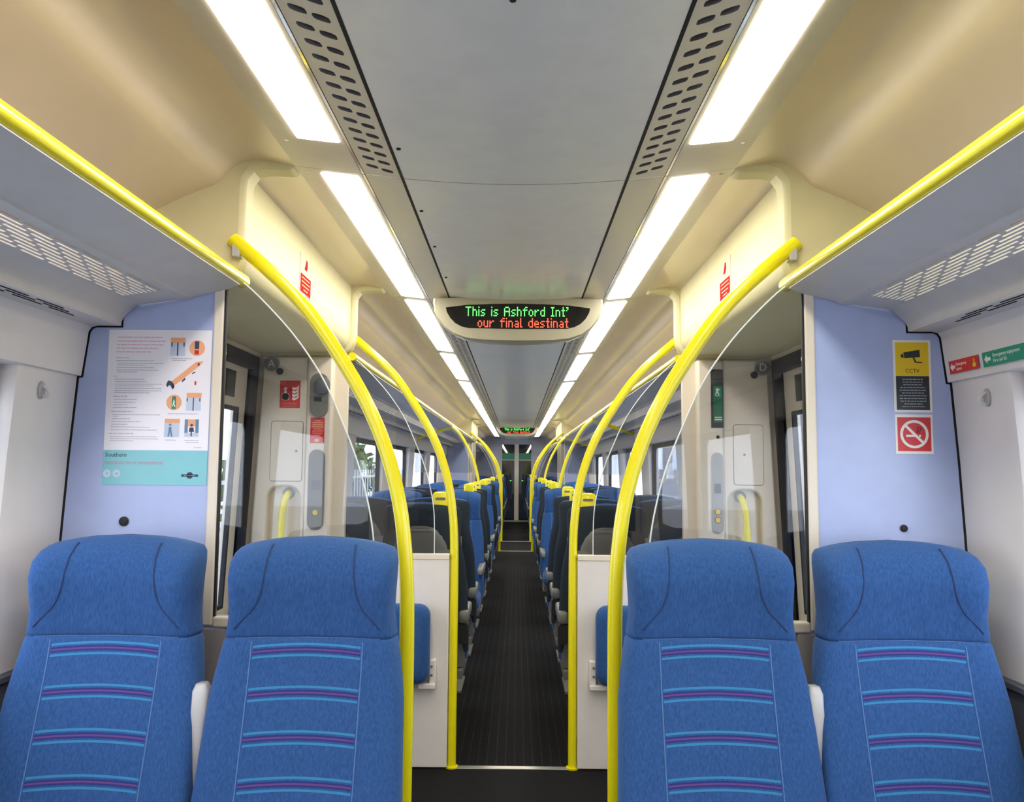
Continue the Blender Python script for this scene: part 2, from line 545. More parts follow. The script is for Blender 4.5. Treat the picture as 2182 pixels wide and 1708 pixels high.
# ceiling lights: one luminaire per module and side
LAMP_END = [(-3.36, -1.66), (-1.50, 0.24), (0.36, 2.10), (2.365, 4.07), (4.19, 5.95), (6.14, 7.86), (8.11, 9.86), (10.06, 11.80), (12.0, 13.75), (13.95, 15.65), (15.85, 17.55), (17.75, 19.45), (19.65, 21.3)]
ORD = ['first', 'second', 'third', 'fourth', 'fifth', 'sixth', 'seventh', 'eighth', 'ninth', 'tenth', 'eleventh', 'twelfth', 'thirteenth']
def lz(x, d=0.0): return ceil_z(x) + d
for i, (la, lb) in enumerate(LAMP_END):
    a, b = joints[i], joints[i + 1]
    for s in (-1, 1):
        L = empty('ceiling_light', (s * 0.54, a, 2.28))
        side = 'left' if s < 0 else 'right'
        if i == 2: lab = 'long lit ceiling light nearest the camera, %s of the grey centre panel' % side
        elif i == 3: lab = 'lit ceiling light over the first doorway, %s of the grey centre panel' % side
        elif i < 2: lab = 'ceiling light behind the camera, %s side, %s from back wall' % (side, ORD[i])
        else: lab = 'short looking lit ceiling light, %s in the %s hand row past the first doorway' % (ORD[i - 4], side)
        tag(L, lab, 'light', 'ceiling lights along the carriage')
        def loc(mb):   # shift world coordinates to the luminaire's own origin
            mb.v = [(x - s * 0.54, y - a, z - 2.28) for x, y, z in mb.v]
            return mb
        fr = MB()
        ex = [(0.447, 0.460), (0.576, 0.641)]
        for xa, xb in ex:
            fr.sheet([(s * xa, lz(xa)), (s * xb, lz(xb))], 0.012 * s, a + 0.001, b - 0.001)
        for ya, yb in ((a + 0.001, la), (lb, b - 0.001)):
            if yb - ya > 0.004:
                fr.sheet([(s * 0.460, lz(0.460)), (s * 0.576, lz(0.576))], 0.012 * s, ya, yb)
        loc(fr).build('light_frame', 'ceil_trim', L, smooth=0)
        lens = [(0.4605, .003), (0.4605, -.001), (0.463, -.003), (0.468, -.004), (0.568, -.004), (0.573, -.003), (0.5755, -.001), (0.5755, .003)]
        df = MB().prism([(s * x, lz(x, d_)) for x, d_ in lens], 1, la + 0.001, lb - 0.001)
        loc(df).build('diffuser', ('lamp_left' if s < 0 else 'lamp_right') if i <= 2 else 'lamp', L)
        tr = MB().sheet([(s * 0.438, lz(0.438) - 0.001), (s * 0.445, lz(0.445) - 0.001)], 0.008 * s, a + 0.003, b - 0.003)
        loc(tr).build('metal_trim', 'chrome', L, smooth=0)
        if 2 <= i <= 4:
            for yy in ((la + 0.0), (lb + 0.03)):
                scm = loc(MB().add([(s * 0.61 + 0.006 * math.cos(k * R(45)), yy + 0.006 * math.sin(k * R(45)), lz(0.61) - 0.0012) for k in range(8)], [tuple(range(8))]))
                scm.build('screw', 'chrome', L, smooth=0)

# ------------------------------------------------------------------ side walls, windows, dado
WALL_TOP = [(1.129, 1.823), (1.195, 1.823), (1.212, 1.819), (1.221, 1.806), (1.226, 1.76), (1.236, 1.678)]
PIER = [(1.247, 1.678), (1.262, 1.45), (1.273, 1.215), (1.285, 0.883)]
DADO = [(1.255, 0.883), (1.268, 0.872), (1.272, 0.5), (1.262, 0.02)]
def pier_x(z):
    for (xa, za), (xb, zb) in zip(PIER, PIER[1:]):
        if zb <= z <= za: return xa + (xb - xa) * (za - z) / (za - zb)
    return PIER[-1][0] if z < PIER[-1][1] else PIER[0][0]
WIN = {0: [(-2.85, -1.45), (-1.05, 0.30), (0.62, 2.05)],
       1: [(4.62, 6.0), (6.45, 7.85), (8.3, 9.7), (10.15, 11.55), (12.0, 13.4)],
       2: [(16.95, 18.3), (18.75, 20.1), (20.5, 21.9)]}
WZ0, WZ1 = 0.93, 1.655
WALLS = {}
wn_i = 0
for s, nm in ((-1, 'wall_left'), (1, 'wall_right')):
    W = MB()
    # outer skin either side of the glazing band
    W.box(*sorted((s * 1.35, s * 1.38)), YB - 0.1, V1[0] + 0.08, -0.1, WZ0 - 0.03)
    W.box(*sorted((s * 1.35, s * 1.38)), V1[1] - 0.08, V2[0] + 0.08, -0.1, WZ0 - 0.03)
    W.box(*sorted((s * 1.35, s * 1.38)), V2[1] - 0.08, YE + 1.6, -0.1, WZ0 - 0.03)
    W.box(*sorted((s * 1.33, s * 1.36)), YB - 0.1, YE + 1.6, WZ1 + 0.33, 2.45)
    for ya, yb in ((YB - 0.1, V1[0] + 0.08), (V1[1] - 0.08, V2[0] + 0.08), (V2[1] - 0.08, YE + 1.6)):
        W.box(*sorted((s * 1.33, s * 1.36)), ya, yb, WZ1 + 0.02, WZ1 + 0.34)
    w = W.build(nm, 'dado', smooth=0)
    tag(w, kind='structure')
    WALLS[s] = w
    for si, (ya, yb) in enumerate(SALOONS):
        y0, y1 = ya + 0.001, yb - 0.001
        MB().sheet(mirror(WALL_TOP, s), 0.012 * s, y0, y1).build('window_fascia', 'white', w)
        MB().sheet(mirror([(1.236, 1.678), (1.30, 1.672)], s), 0.012 * s, y0, y1).build('fascia_return', 'white', w)
        MB().sheet(mirror(DADO, s), 0.012 * s, y0, y1).build('dado_panel', 'dado', w)
        MB().sheet(mirror([(1.345, 0.885), (1.255, 0.884)], s), -0.012 * s, y0, y1).build('window_sill', 'dado', w)
        # air slots in the fascia top
        sl = MB()
        rows = (1.150, 1.164, 1.178)
        yy = y0 + 0.1
        k = 0
        while yy < y1 - 0.25:
            for ri, xr in enumerate(rows):
                ys = yy + 0.05 * ri
                sl.box(*sorted((s * (xr - 0.002), s * (xr + 0.002))), ys, ys + 0.115, 1.8215, 1.8235)
            yy += 0.15
        tag(sl.build('air_slot', 'gap', w, smooth=0), kind='stuff')
        # piers between windows
        edges = [y0]
        for a, b in WIN[si]: edges += [a, b]
        edges.append(y1)
        for a, b in zip(edges[::2], edges[1::2]):
            zs = [1.678, 1.45, 1.215, 0.95, 0.884]
            rings = []
            r_ = 0.016
            for z in zs:
                x = pier_x(z)
                ra = 0.002 if a == y0 else r_; rb = 0.002 if b == y1 else r_
                sec = [(1.335, a), (x + 0.05, a), (x + ra, a + 0.001), (x + ra * .25, a + ra * .4), (x, a + ra), (x, b - rb), (x + rb * .25, b - rb * .4), (x + rb, b - 0.001), (x + 0.05, b), (1.335, b)]
                rings.append([(s * p, q, z) for p, q in sec])
            MB().loft(rings).build('window_pier', 'white', w)
        for a, b in WIN[si]:
            wn_i += 1
            wroot = empty('window_%d' % wn_i, (s * 1.31, a, WZ0))
            tag(wroot, kind='structure')
            outer = rrect(a - 0.03, b + 0.03, WZ0 - 0.045, WZ1 + 0.025, 0.02)
            inner = rrect(a + 0.02, b - 0.02, WZ0 + 0.02, WZ1 - 0.02, 0.06)
            n = len(outer)
            fr = MB()
            fr.add([(p[0] * 0 + s * 1.300 - s * 1.31, p[0] - a, p[1] - WZ0) for p in outer] + [(s * 1.300 - s * 1.31, p[0] - a, p[1] - WZ0) for p in inner] +
                   [(s * 1.335 - s * 1.31, p[0] - a, p[1] - WZ0) for p in outer] + [(s * 1.335 - s * 1.31, p[0] - a, p[1] - WZ0) for p in inner],
                   [(i, (i + 1) % n, n + (i + 1) % n, n + i) for i in range(n)] + [(2 * n + i, 3 * n + i, 3 * n + (i + 1) % n, 2 * n + (i + 1) % n) for i in range(n)] +
                   [(n + i, n + (i + 1) % n, 3 * n + (i + 1) % n, 3 * n + i) for i in range(n)] + [(i, 2 * n + i, 2 * n + (i + 1) % n, (i + 1) % n) for i in range(n)])
            fr.build('window_frame', 'black', wroot)
            MB().add([(s * 0.008, a + 0.01 - a, 0.01), (s * 0.008, b - 0.01 - a, 0.01), (s * 0.008, b - 0.01 - a, WZ1 - WZ0 - 0.01), (s * 0.008, 0.01, WZ1 - WZ0 - 0.01)], [(0, 1, 2, 3)]).build('window_pane', 'window', wroot, smooth=0)

# end walls
bw = MB().box(-1.40, 1.40, YB - 0.12, YB - 0.02, 0.0, 2.42).build('wall_back', 'white', smooth=0)
tag(bw, kind='structure')
we = MB()
we.box(-1.40, -0.425, YE, YE + 0.08, 0.0, 2.42).box(0.425, 1.40, YE, YE + 0.08, 0.0, 2.42).box(-0.425, 0.425, YE, YE + 0.08, 2.16, 2.42)
tag(we.build('wall_end', 'greypanel', smooth=0), kind='structure')

# ------------------------------------------------------------------ luggage racks
RACK = [(0.79, 1.945), (0.83, 1.930), (0.862, 1.922), (0.925, 1.907), (0.930, 1.902), (0.952, 1.899), (0.957, 1.902)]
RACK2 = [(1.073, 1.885), (1.085, 1.882), (1.10, 1.868), (1.121, 1.848), (1.127, 1.835), (1.127, 1.825)]
def rack_z(x): return 1.902 + (x - 0.957) / (1.073 - 0.957) * (1.885 - 1.902)
PLACE = ('front saloon', 'long middle saloon', 'far end saloon')
for si, (ya, yb) in enumerate(SALOONS):
    for s in (-1, 1):
        y0, y1 = ya + 0.002, yb - 0.002
        rk = empty('luggage_rack', (s * 0.95, y0, 1.9))
        side = 'left' if s < 0 else 'right'
        tag(rk, 'grey slotted luggage rack with yellow rail, %s side of the %s' % (side, PLACE[si]), 'rack', 'luggage racks along the walls')
        def loc(mb):
            mb.v = [(x - s * 0.95, y - y0, z - 1.9) for x, y, z in mb.v]
            return mb
        loc(MB().sheet(mirror(RACK, s), 0.022 * s, y0, y1).sheet(mirror(RACK2, s), 0.022 * s, y0, y1)).build('tray', 'rack', rk)
        sl = MB()
        n_rows = 9
        pit = (1.073 - 0.957) / (n_rows + 0.5)
        step = 0.105 if si < 2 else 0.21
        xs0 = 0.957
        sy0, sy1 = y0 + 0.10, y1 - 0.12
        for r_ in range(n_rows + 1):
            xa = xs0 + r_ * pit; xb = xa + pit * 0.5
            sl.add([(s * xa, y0, rack_z(xa)), (s * xb, y0, rack_z(xb)), (s * xb, y1, rack_z(xb)), (s * xa, y1, rack_z(xa)),
                    (s * xa, y0, rack_z(xa) + .003), (s * xb, y0, rack_z(xb) + .003), (s * xb, y1, rack_z(xb) + .003), (s * xa, y1, rack_z(xa) + .003)],
                   [(0, 1, 2, 3), (7, 6, 5, 4), (0, 3, 7, 4), (1, 5, 6, 2)])
            if r_ == n_rows: break
            xc = xb + pit * 0.5
            segs = [(y0, sy0), (sy1, y1)]
            yy = sy0 + ((r_ * 0.036) % step) + (n_rows - r_) * 0.004
            while yy < sy1 - 0.05:
                segs.append((yy, yy + 0.020)); yy += step
            for p, q in segs:
                sl.add([(s * xb, p, rack_z(xb)), (s * xc, p, rack_z(xc)), (s * xc, q, rack_z(xc)), (s * xb, q, rack_z(xb))], [(0, 1, 2, 3)])
        loc(sl).build('slotted_grille', 'rack', rk, smooth=0)
        # front rail: a yellow tube with a dark green-grey lip under it
        ye0 = y0 if si == 0 else y0 - 0.06
        ye1 = y1 + 0.07 if si < 2 else y1
        rail = MB().tube([(s * 0.80, ye0 - 0.0, 1.968), (s * 0.80, ye1 - 0.012, 1.968), (s * 0.80, ye1 - 0.004, 1.968), (s * 0.80, ye1, 1.968)], [0.0205, 0.0205, 0.018, 0.010], 18)
        loc(rail).build('yellow_rail', 'yellow', rk)

# ------------------------------------------------------------------ door header boxes over the vestibules
hdr = [(0.805, 2.40), (0.805, 2.10), (0.807, 2.05), (0.818, 2.015), (0.84, 1.992), (0.88, 1.982), (1.30, 1.972), (1.30, 2.40)]
tn = 5
for vi, v in enumerate((V1, V2)):
    for s in (-1, 1):
        t = MB().prism(mirror(hdr, s), 1, v[0] + 0.085, v[1] - 0.085).build('trim_%d' % tn, 'header')
        tag(t, kind='structure'); tn += 1
        rim = [(0.645, 2.40), (0.645, 2.290), (0.735, 2.294), (0.765, 2.285), (0.782, 2.262), (0.785, 2.235), (0.785, 2.09), (0.789, 2.04), (0.804, 2.002), (0.835, 1.977), (0.88, 1.967), (1.30, 1.957), (1.30, 2.40)]
        for ya, yb in ((v[0] - 0.002, v[0] + 0.088), (v[1] - 0.088, v[1] + 0.002)):
            MB().prism(mirror(rim, s), 1, ya, yb).build('end_cap', 'header', t, bevel=0.016)

# ------------------------------------------------------------------ poles
POLE = [(0.815, 2.078), (0.73, 2.007), (0.64, 1.925), (0.56, 1.832), (0.455, 1.675), (0.392, 1.558), (0.348, 1.444), (0.316, 1.321), (0.299, 1.2), (0.291, 1.09), (0.288, 0.90), (0.288, 0.52), (0.288, 0.0)]
def pole(s, y, label):
    root = empty('grab_pole', (s * 0.288, y, 0))
    tag(root, label, 'pole', 'curved yellow grab poles')
    path = catmull([(s * x - s * 0.288, 0, z) for x, z in POLE], 5)
    MB().tube(path, 0.0205, 18).build('tube', 'yellow', root)
    MB().disc(0, 0, 0.03, 0.0, 0.012, 20).build('floor_collar', 'yellow', root)
    b = MB(); b.box(s * 0.512 - 0.012, s * 0.512 + 0.012, -0.018, 0.018, 2.022, 2.07)
    b.build('wall_bracket', 'shell_light', root, bevel=0.004)
for s, sd in ((-1, 'left'), (1, 'right')):
    pole(s, V1[0] - 0.005, 'big curved yellow pole nearest the camera, %s of the aisle at the front screen' % sd)
    pole(s, V1[1], 'curved yellow pole on the %s beside the white half panel, far side of first doorway' % sd)
    pole(s, V2[0], 'distant curved yellow pole on the %s, near side of the second doorway' % sd)
    pole(s, V2[1], 'farthest curved yellow pole on the %s, beyond the second doorway' % sd)
MID = [(0.79, 1.945), (0.69, 1.85), (0.575, 1.65), (0.50, 1.46), (0.455, 1.26), (0.445, 1.10), (0.445, 0.9), (0.445, 0.0)]
def mid_pole(s, y, label, lab2):
    root = empty('grab_pole', (s * 0.445, y, 0))
    tag(root, label, 'pole', 'curved yellow grab poles')
    MB().tube(catmull([(s * (x - 0.445), 0, z) for x, z in MID], 5), 0.018, 14).build('tube', 'yellow', root)
    MB().tube([(s * (0.79 - 0.445), 0, 1.945), (s * (1.22 - 0.445), 0, 1.80)][:1] + [(s * (1.0 - 0.445), 0, 1.872), (s * (1.22 - 0.445), 0, 1.80)], 0.018, 12).build('cross_rail', 'yellow', root)
    gl = [(0.80, 1.90), (0.72, 1.83), (0.63, 1.68), (0.57, 1.53), (0.54, 1.43), (0.535, 1.40), (0.545, 1.385), (0.57, 1.38), (1.24, 1.38), (1.235, 1.80), (1.14, 1.81), (0.95, 1.87)]
    g = MB().prism([(s * (x - 0.67), z - 1.38) for x, z in gl], 1, -0.004, 0.004).build('glass_screen', 'glass', smooth=0)
    g.location = (s * 0.67, y, 1.38)
    tag(g, lab2, 'screen', 'small glass draught screens')
mid_pole(-1, 10.1, 'thin curved yellow pole rising behind left seats in the middle saloon', 'small rounded glass screen beside the left pole in the middle saloon')
mid_pole(1, 8.5, 'thin curved yellow pole above right seats, nearer of two in the middle saloon', 'small rounded glass screen above right seats, nearer of two in the middle saloon')
mid_pole(1, 13.3, 'thin curved yellow pole above right seats just before the second doorway', 'small rounded glass screen above right seats just before the second doorway')

# ------------------------------------------------------------------ draught screens
GLASS = [(0.829, 1.965), (0.782, 1.952), (0.69, 1.865), (0.610, 1.772), (0.54, 1.665), (0.485, 1.546), (0.440, 1.435), (0.408, 1.32), (0.391, 1.22), (0.386, 1.11), (0.386, 1.005)]
def curve2(p, n=4):
    return [(q.x, q.y) for q in catmull([(a, b, 0) for a, b in p], n)]
def screen(s, y, near, label):
    """near: the saloon side (blue panel with cream edge strip) faces the camera"""
    root = empty('draught_screen', (s * 0.83, y, 0))
    tag(root, label, 'screen', 'glass draught screens at the doorways')
    def loc(mb):
        mb.v = [(x - s * 0.83, yy - y, z) for x, yy, z in mb.v]
        return mb
    d = 1 if near else -1          # direction into the vestibule
    sal = sorted((y, y + d * 0.035)); ves = sorted((y + d * 0.035, y + d * 0.07))
    # saloon face: pale blue board following the wall and rack
    edge = [(0.860, 0.985), (0.860, 1.94), (1.123, 1.94), (1.123, 1.8185), (1.200, 1.8185), (1.210, 1.814), (1.2165, 1.804), (1.222, 1.76), (1.2315, 1.674), (1.243, 1.672), (1.2575, 1.45), (1.2685, 1.215), (1.281, 0.885), (1.27, 0.0), (0.80, 0.0), (0.80, 0.985)]
    loc(MB().prism(mirror(edge, s), 1, *sal)).build('blue_board', 'bluepanel', root, smooth=0)
    seal = [(0.90, 0.01), (0.90, 1.90), (1.135, 1.90), (1.135, 1.834), (1.232, 1.834), (1.246, 1.70), (1.29, 1.68), (1.30, 1.215), (1.31, 0.885), (1.30, 0.01)]
    loc(MB().prism(mirror(seal, s), 1, *sorted((y + d * 0.004, y + d * 0.034)))).build('edge_seal', 'black', root, smooth=0)
    # vestibule face: cream board
    ei = 0.875 if near else 0.815
    ed2 = [(ei, 0.985), (ei, 1.965), (1.29, 1.965), (1.29, 0.0), (0.80, 0.0), (0.80, 0.985)]
    loc(MB().prism(mirror(ed2, s), 1, *ves)).build('cream_board', 'cream', root, smooth=0)
    # U-shaped cream frame round the glass
    ys = sorted((y - d * 0.006, y + d * 0.03))
    up_ = MB(); up_.box(*sorted((s * 0.832, s * 0.862)), *ys, 0.98, 1.955)
    loc(up_).build('frame_strip', 'cream', root, smooth=0, bevel=0.005)
    if near:
        lo = MB(); lo.box(*sorted((s * 0.40, s * 0.832)), *ys, 0.975, 1.005)
        loc(lo).build('frame_strip', 'cream', root, smooth=0, bevel=0.005)
        dd = MB(); dd.box(*sorted((s * 0.795, s * 1.262)), *sorted((y - d * 0.004, y + d * 0.006)), 0.01, 0.972)
        loc(dd).build('lower_board', 'taupe', root, smooth=0, bevel=0.002)
    rb = MB(); rb.box(*sorted((s * 0.827, s * 0.832)), *sorted((y - d * 0.003, y + d * 0.010)), 1.005, 1.955)
    loc(rb).build('rubber_seal', 'black', root, smooth=0)
    # glass sheet with its polished edge
    gc = curve2(GLASS)
    gy = y + d * 0.014
    poly = gc + [(0.829, 1.005)]
    loc(MB().prism(mirror(poly, s), 1, gy - 0.004, gy + 0.004)).build('glass_sheet', 'glass', root, smooth=0)
    loc(MB().tube([(s * x, gy, z) for x, z in gc], 0.0026, 6)).build('glass_edge', 'glass_edge', root)
    # lower white board out to the pole
    hx = 0.310 if not near else 0.40
    yy = sorted((y - d * 0.004, y + d * 0.026)) if not near else sorted((y + d * 0.005, y + d * 0.03))
    pb = MB(); pb.box(*sorted((s * hx, s * 0.81)), *yy, 0.012, 1.002)
    loc(pb).build('lower_board', 'white' if not near else 'taupe', root, smooth=0, bevel=0.003)
    if not near:
        cp = MB(); cp.box(*sorted((s * hx, s * 0.81)), yy[0] - 0.004, yy[1] + 0.004, 0.985, 1.012)
        loc(cp).build('capping_strip', 'cream', root, smooth=0, bevel=0.003)
for s, sd in ((-1, 'left'), (1, 'right')):
    what = 'safety poster' if s < 0 else 'camera warning sign'
    screen(s, V1[0] + 0.002, True, 'pale blue partition with curved glass on the %s, bearing the %s' % (sd, what))
    screen(s, V1[1] - 0.002, False, 'cream partition with curved glass and white lower half, %s far side of first doorway' % sd)
    screen(s, V2[0], True, 'distant partition with curved glass on the %s, near side of second doorway' % sd)
    screen(s, V2[1], False, 'farthest partition with curved glass on the %s, beyond the second doorway' % sd)

# ------------------------------------------------------------------ exterior doors
dn = 0
for vi, v in enumerate((V1, V2)):
    for s in (-1, 1):
        dn += 1
        y0, y1 = v[0] + 0.20, v[1] - 0.155
        D = empty('door_%d' % dn, (s * 1.30, (y0 + y1) / 2, 0))
        tag(D, kind='structure')
        ym = (y0 + y1) / 2
        def dx(z): return 1.262 + (1.95 - z) * 0.045        # tumblehome
        def slab(ya, yb, za, zb, t0, t1):
            return [[(s * (dx(z) + t - 1.30), yy - ym, z) for t, yy in ((t0, ya), (t0, yb), (t1, yb), (t1, ya))] for z in (za, zb)]
        # surround: jamb posts and lintel
        for ya, yb in ((v[0] + 0.068, y0), (y1, v[1] - 0.068)):
            MB().loft(slab(ya, yb, 0.0, 1.965, 0.0, 0.08)).build('jamb', 'cream', D, smooth=0)
        for ya, yb in ((y0 - 0.03, y0), (y1, y1 + 0.03)):
            MB().loft(slab(ya, yb, 0.02, 1.93, -0.032, 0.05)).build('rubber_edge', 'black', D, smooth=0)
        MB().loft(slab(y0 - 0.03, y1 + 0.03, 1.89, 1.95, -0.030, 0.05)).build('rubber_edge', 'black', D, smooth=0)
        for ya, yb in ((y0 + 0.002, ym - 0.008), (ym + 0.008, y1 - 0.002)):
            lf = MB()
            wa, wb, wz0, wz1 = ya + 0.085, yb - 0.085, 0.78, 1.70
            for p, q, a_, b_ in ((ya, wa, 0.01, 1.90), (wb, yb, 0.01, 1.90), (wa, wb, 0.01, wz0), (wa, wb, wz1, 1.90)):
                lf.loft(slab(p, q, a_, b_, 0.012, 0.028))
            leaf = lf.build('door_leaf', 'cream', D, smooth=0)
            gk = MB()
            for p, q, a_, b_ in ((wa, wa + 0.018, wz0, wz1), (wb - 0.018, wb, wz0, wz1), (wa, wb, wz0, wz0 + 0.018), (wa, wb, wz1 - 0.018, wz1)):
                gk.loft(slab(p, q, a_, b_, 0.010, 0.03))
            gk.build('window_gasket', 'black', leaf, smooth=0)
            MB().loft(slab(wa, wb, wz0, wz1, 0.0155, 0.0175)).build('window_pane', 'window', leaf, smooth=0)
        MB().loft(slab(ym - 0.008, ym + 0.008, 0.01, 1.90, 0.006, 0.04)).build('meeting_seal', 'black', D, smooth=0)
        # sticker high on the leaf
        MB().loft(slab(y1 - 0.30, y1 - 0.16, 1.74, 1.86, 0.0105, 0.0125)).build('window_sticker', 'sign_black', D, smooth=0)

# gangway doors at the far end
D = empty('door_%d' % (dn + 1), (0, YE, 0))
tag(D, kind='structure')
fr = MB()
fr.box(-0.425, -0.40, -0.02, 0.06, 0.0, 2.16).box(0.40, 0.425, -0.02, 0.06, 0.0, 2.16).box(-0.425, 0.425, -0.02, 0.06, 2.12, 2.16)
fr.build('door_frame', 'greypanel', D, smooth=0)
MB().box(-0.06, 0.06, -0.03, 0.03, 0.03, 2.12).build('centre_post', 'cream', D, smooth=0, bevel=0.006)
MB().box(-0.42, 0.42, -0.05, 0.04, 0.0, 0.05).build('door_sill', 'alu', D, smooth=0)
for s in (-1, 1):
    xa, xb = sorted((s * 0.06, s * 0.40))
    MB().box(xa, xb, 0.0, 0.01, 0.05, 2.12).build('glass_leaf', 'doorglass', D, smooth=0)
    MB().box(xa, xb, -0.006, -0.001, 1.70, 1.88).build('green_band', 'sign_green', D, smooth=0)
    MB().box(xa, xb, -0.007, -0.001, 1.683, 1.697).build('white_line', 'sign_white', D, smooth=0)
    MB().box(s * 0.16 - 0.018, s * 0.16 + 0.018, -0.008, -0.002, 1.115, 1.135).build('button_light', 'led_green', D, smooth=0)
MB().disc(0, 0, 0.022, 0.03, 0.045, 14).build('lock', 'yellow', D)
lk = [c for c in D.children if c.name.startswith('lock')][0]
lk.rotation_euler = (R(90), 0, 0); lk.location = (-0.02, 0.0, 0.91)
gw = MB().box(-1.3, 1.3, YE + 1.5, YE + 1.55, 0, 2.42).build('wall_gangway', 'dado', smooth=0)
tag(gw, kind='structure')

# ------------------------------------------------------------------ passenger seats
SZ = [(0.40, .248, -.225, .020, .13, .04), (0.50, .250, -.195, .024, .125, .04), (0.62, .250, -.160, .028, .12, .05), (0.75, .245, -.120, .030, .115, .06), (0.87, .243, -.084, .032, .11, .08),
      (0.95, .233, -.060, .036, .11, .10), (1.01, .220, -.046, .042, .117, .10), (1.06, .212, -.044, .052, .13, .11), (1.11, .214, -.048, .062, .145, .12), (1.16, .217, -.048, .064, .148, .12),
      (1.20, .217, -.036, .056, .135, .11), (1.225, .212, -.016, .038, .108, .10), (1.238, .202, .002, .020, .075, .08), (1.247, .180, .020, .006, .03, .04)]
def sprop(z):
    if z <= SZ[0][0]: return SZ[0][1:]
    for a, b in zip(SZ, SZ[1:]):
        if z <= b[0]:
            t = (z - a[0]) / (b[0] - a[0])
            return tuple(a[i] + (b[i] - a[i]) * t for i in range(1, 6))
    return SZ[-1][1:]
def seat_ring(z, n=36, shrink=0.0):
    hw, yf, wing, th, tap = sprop(z)
    hw -= shrink
    out = []
    for k in range(n):
        t = 2 * math.pi * k / n
        c, s_ = math.cos(t), math.sin(t)
        x = hw * math.copysign(abs(c) ** 0.42, c)
        u = min(1, abs(x) / hw)
        front = s_ < 0
        yy = yf + th / 2 + (th / 2 - shrink) * math.copysign(abs(s_) ** 0.7, s_) - wing * u ** 2.6 * (1.0 if front else 0.6)
        crown = max(0.0, (z - 1.05) / 0.2)
        x *= 1.0 - tap * (0.5 - 0.5 * math.copysign(abs(s_) ** 0.7, s_))
        out.append((x, yy, z - 0.020 * u * u * crown))
    return out
def front_y(x, z):
    hw, yf, wing, th, tap = sprop(z)
    u = min(1, abs(x) / (hw * (1.0 - tap)))
    return yf - wing * u ** 2.6 + (th / 2) * (1 - (1 - u ** 3.6) ** 0.35 if u < 1 else 1) * 0.9
SM = {}
mb = MB().loft([seat_ring(z) for z in (0.40, 0.46, 0.54, 0.62, 0.70, 0.78, 0.86, 0.92, 0.97, 1.0)] + [seat_ring(1.006, shrink=.003), seat_ring(1.008, shrink=.010)])
SM['backrest'] = mb.mesh('backrest', 'fabric_stripe', 60)
mb = MB().loft([seat_ring(1.007, shrink=.010), seat_ring(1.010, shrink=.002)] + [seat_ring(z) for z in (1.016, 1.04, 1.07, 1.10, 1.13, 1.16, 1.185, 1.20, 1.213, 1.225, 1.232, 1.238, 1.243, 1.247)])
SM['headrest'] = mb.mesh('headrest', 'fabric', 60)
for s in (-1, 1):
    mb = MB()
    pts2 = [(.104, 1.234), (.108, 1.19), (.114, 1.13), (.130, 1.085), (.160, 1.050), (.178, 1.030)]
    q = catmull([(x, z, 0) for x, z in pts2], 5)
    mb.tube([(s * p.x, front_y(p.x, p.y) - 0.0016, p.y - 0.020 * (p.x / .2) ** 2 * max(0, (p.y - 1.05) / .2)) for p in q], 0.0020, 6)
    SM['piping', s] = mb.mesh('piping', 'seam')
for s in (-1, 1):
    mb = MB()
    mb.tube([(s * .135, front_y(.135, z) - 0.0012, z) for z in (0.42, 0.55, 0.68, 0.80, 0.90, 0.96, 1.0)], 0.0016, 6)
    SM['stitching', s] = mb.mesh('stitching', 'thread')
mb = MB()
mb.tube([(x, front_y(abs(x), 1.007) + 0.0035, 1.008) for x in [-.176 + .352 * k / 16 for k in range(17)]], 0.0016, 6)
SM['stitching', 0] = mb.mesh('stitching', 'thread')
def shell_ring(z, hw, n=28):
    a = sprop(z); yb = a[1] + a[3]
    out = []
    for k in range(n):
        t = 2 * math.pi * k / n
        c, s_ = math.cos(t), math.sin(t)
        x = hw * math.copysign(abs(c) ** 0.6, c)
        u = abs(x) / hw
        yy = yb - 0.006 + 0.024 * math.copysign(abs(s_) ** 0.8, s_) - (a[2] * 0.6 + 0.02) * u ** 3
        out.append((x, yy, z))
    return out
SM['back_shell'] = MB().loft([shell_ring(z, h) for z, h in ((0.36, .228), (0.5, .230), (0.62, .228), (0.74, .222), (0.86, .212), (0.95, .198), (1.02, .182), (1.07, .162), (1.10, .135), (1.118, .10), (1.124, .05))]).mesh('back_shell', 'shell', 50)
def cover_ring(z):
    r_ = seat_ring(z, 36, -0.003)
    return [r_[k % 36] for k in range(0, 19)]
SM['back_cover'] = MB().loft([cover_ring(z) for z in (0.44, 0.60, 0.75, 0.87, 0.95, 1.01, 1.06, 1.11, 1.16, 1.20, 1.215, 1.228, 1.238)], cap=False, closed=False).mesh('back_cover', 'fabric_dark', 60)
SM['tray_table'] = MB().box(-.16, .16, 0.052, 0.074, 0.76, 1.0).mesh('tray_table', 'shell', 0)
cush = []
for y, hx, z0, z1 in ((-.10, .20, .385, .45), (-.13, .222, .36, .468), (-.25, .228, .352, .472), (-.45, .228, .352, .480), (-.55, .226, .356, .478), (-.595, .215, .37, .46), (-.612, .19, .40, .435)):
    cush.append([(p[0], y, p[1]) for p in rrect(-hx, hx, z0, z1, (z1 - z0) * .42, 4)])
SM['seat_cushion'] = MB().loft(cush).mesh('seat_cushion', 'fabric', 60)
SM['pedestal'] = MB().box(-.22, .22, -.50, -.05, .31, .352).box(-.035, .035, -.42, -.12, 0.004, .31).box(-.16, .16, -.46, -.08, 0.004, .02).mesh('pedestal', 'shell', 0)
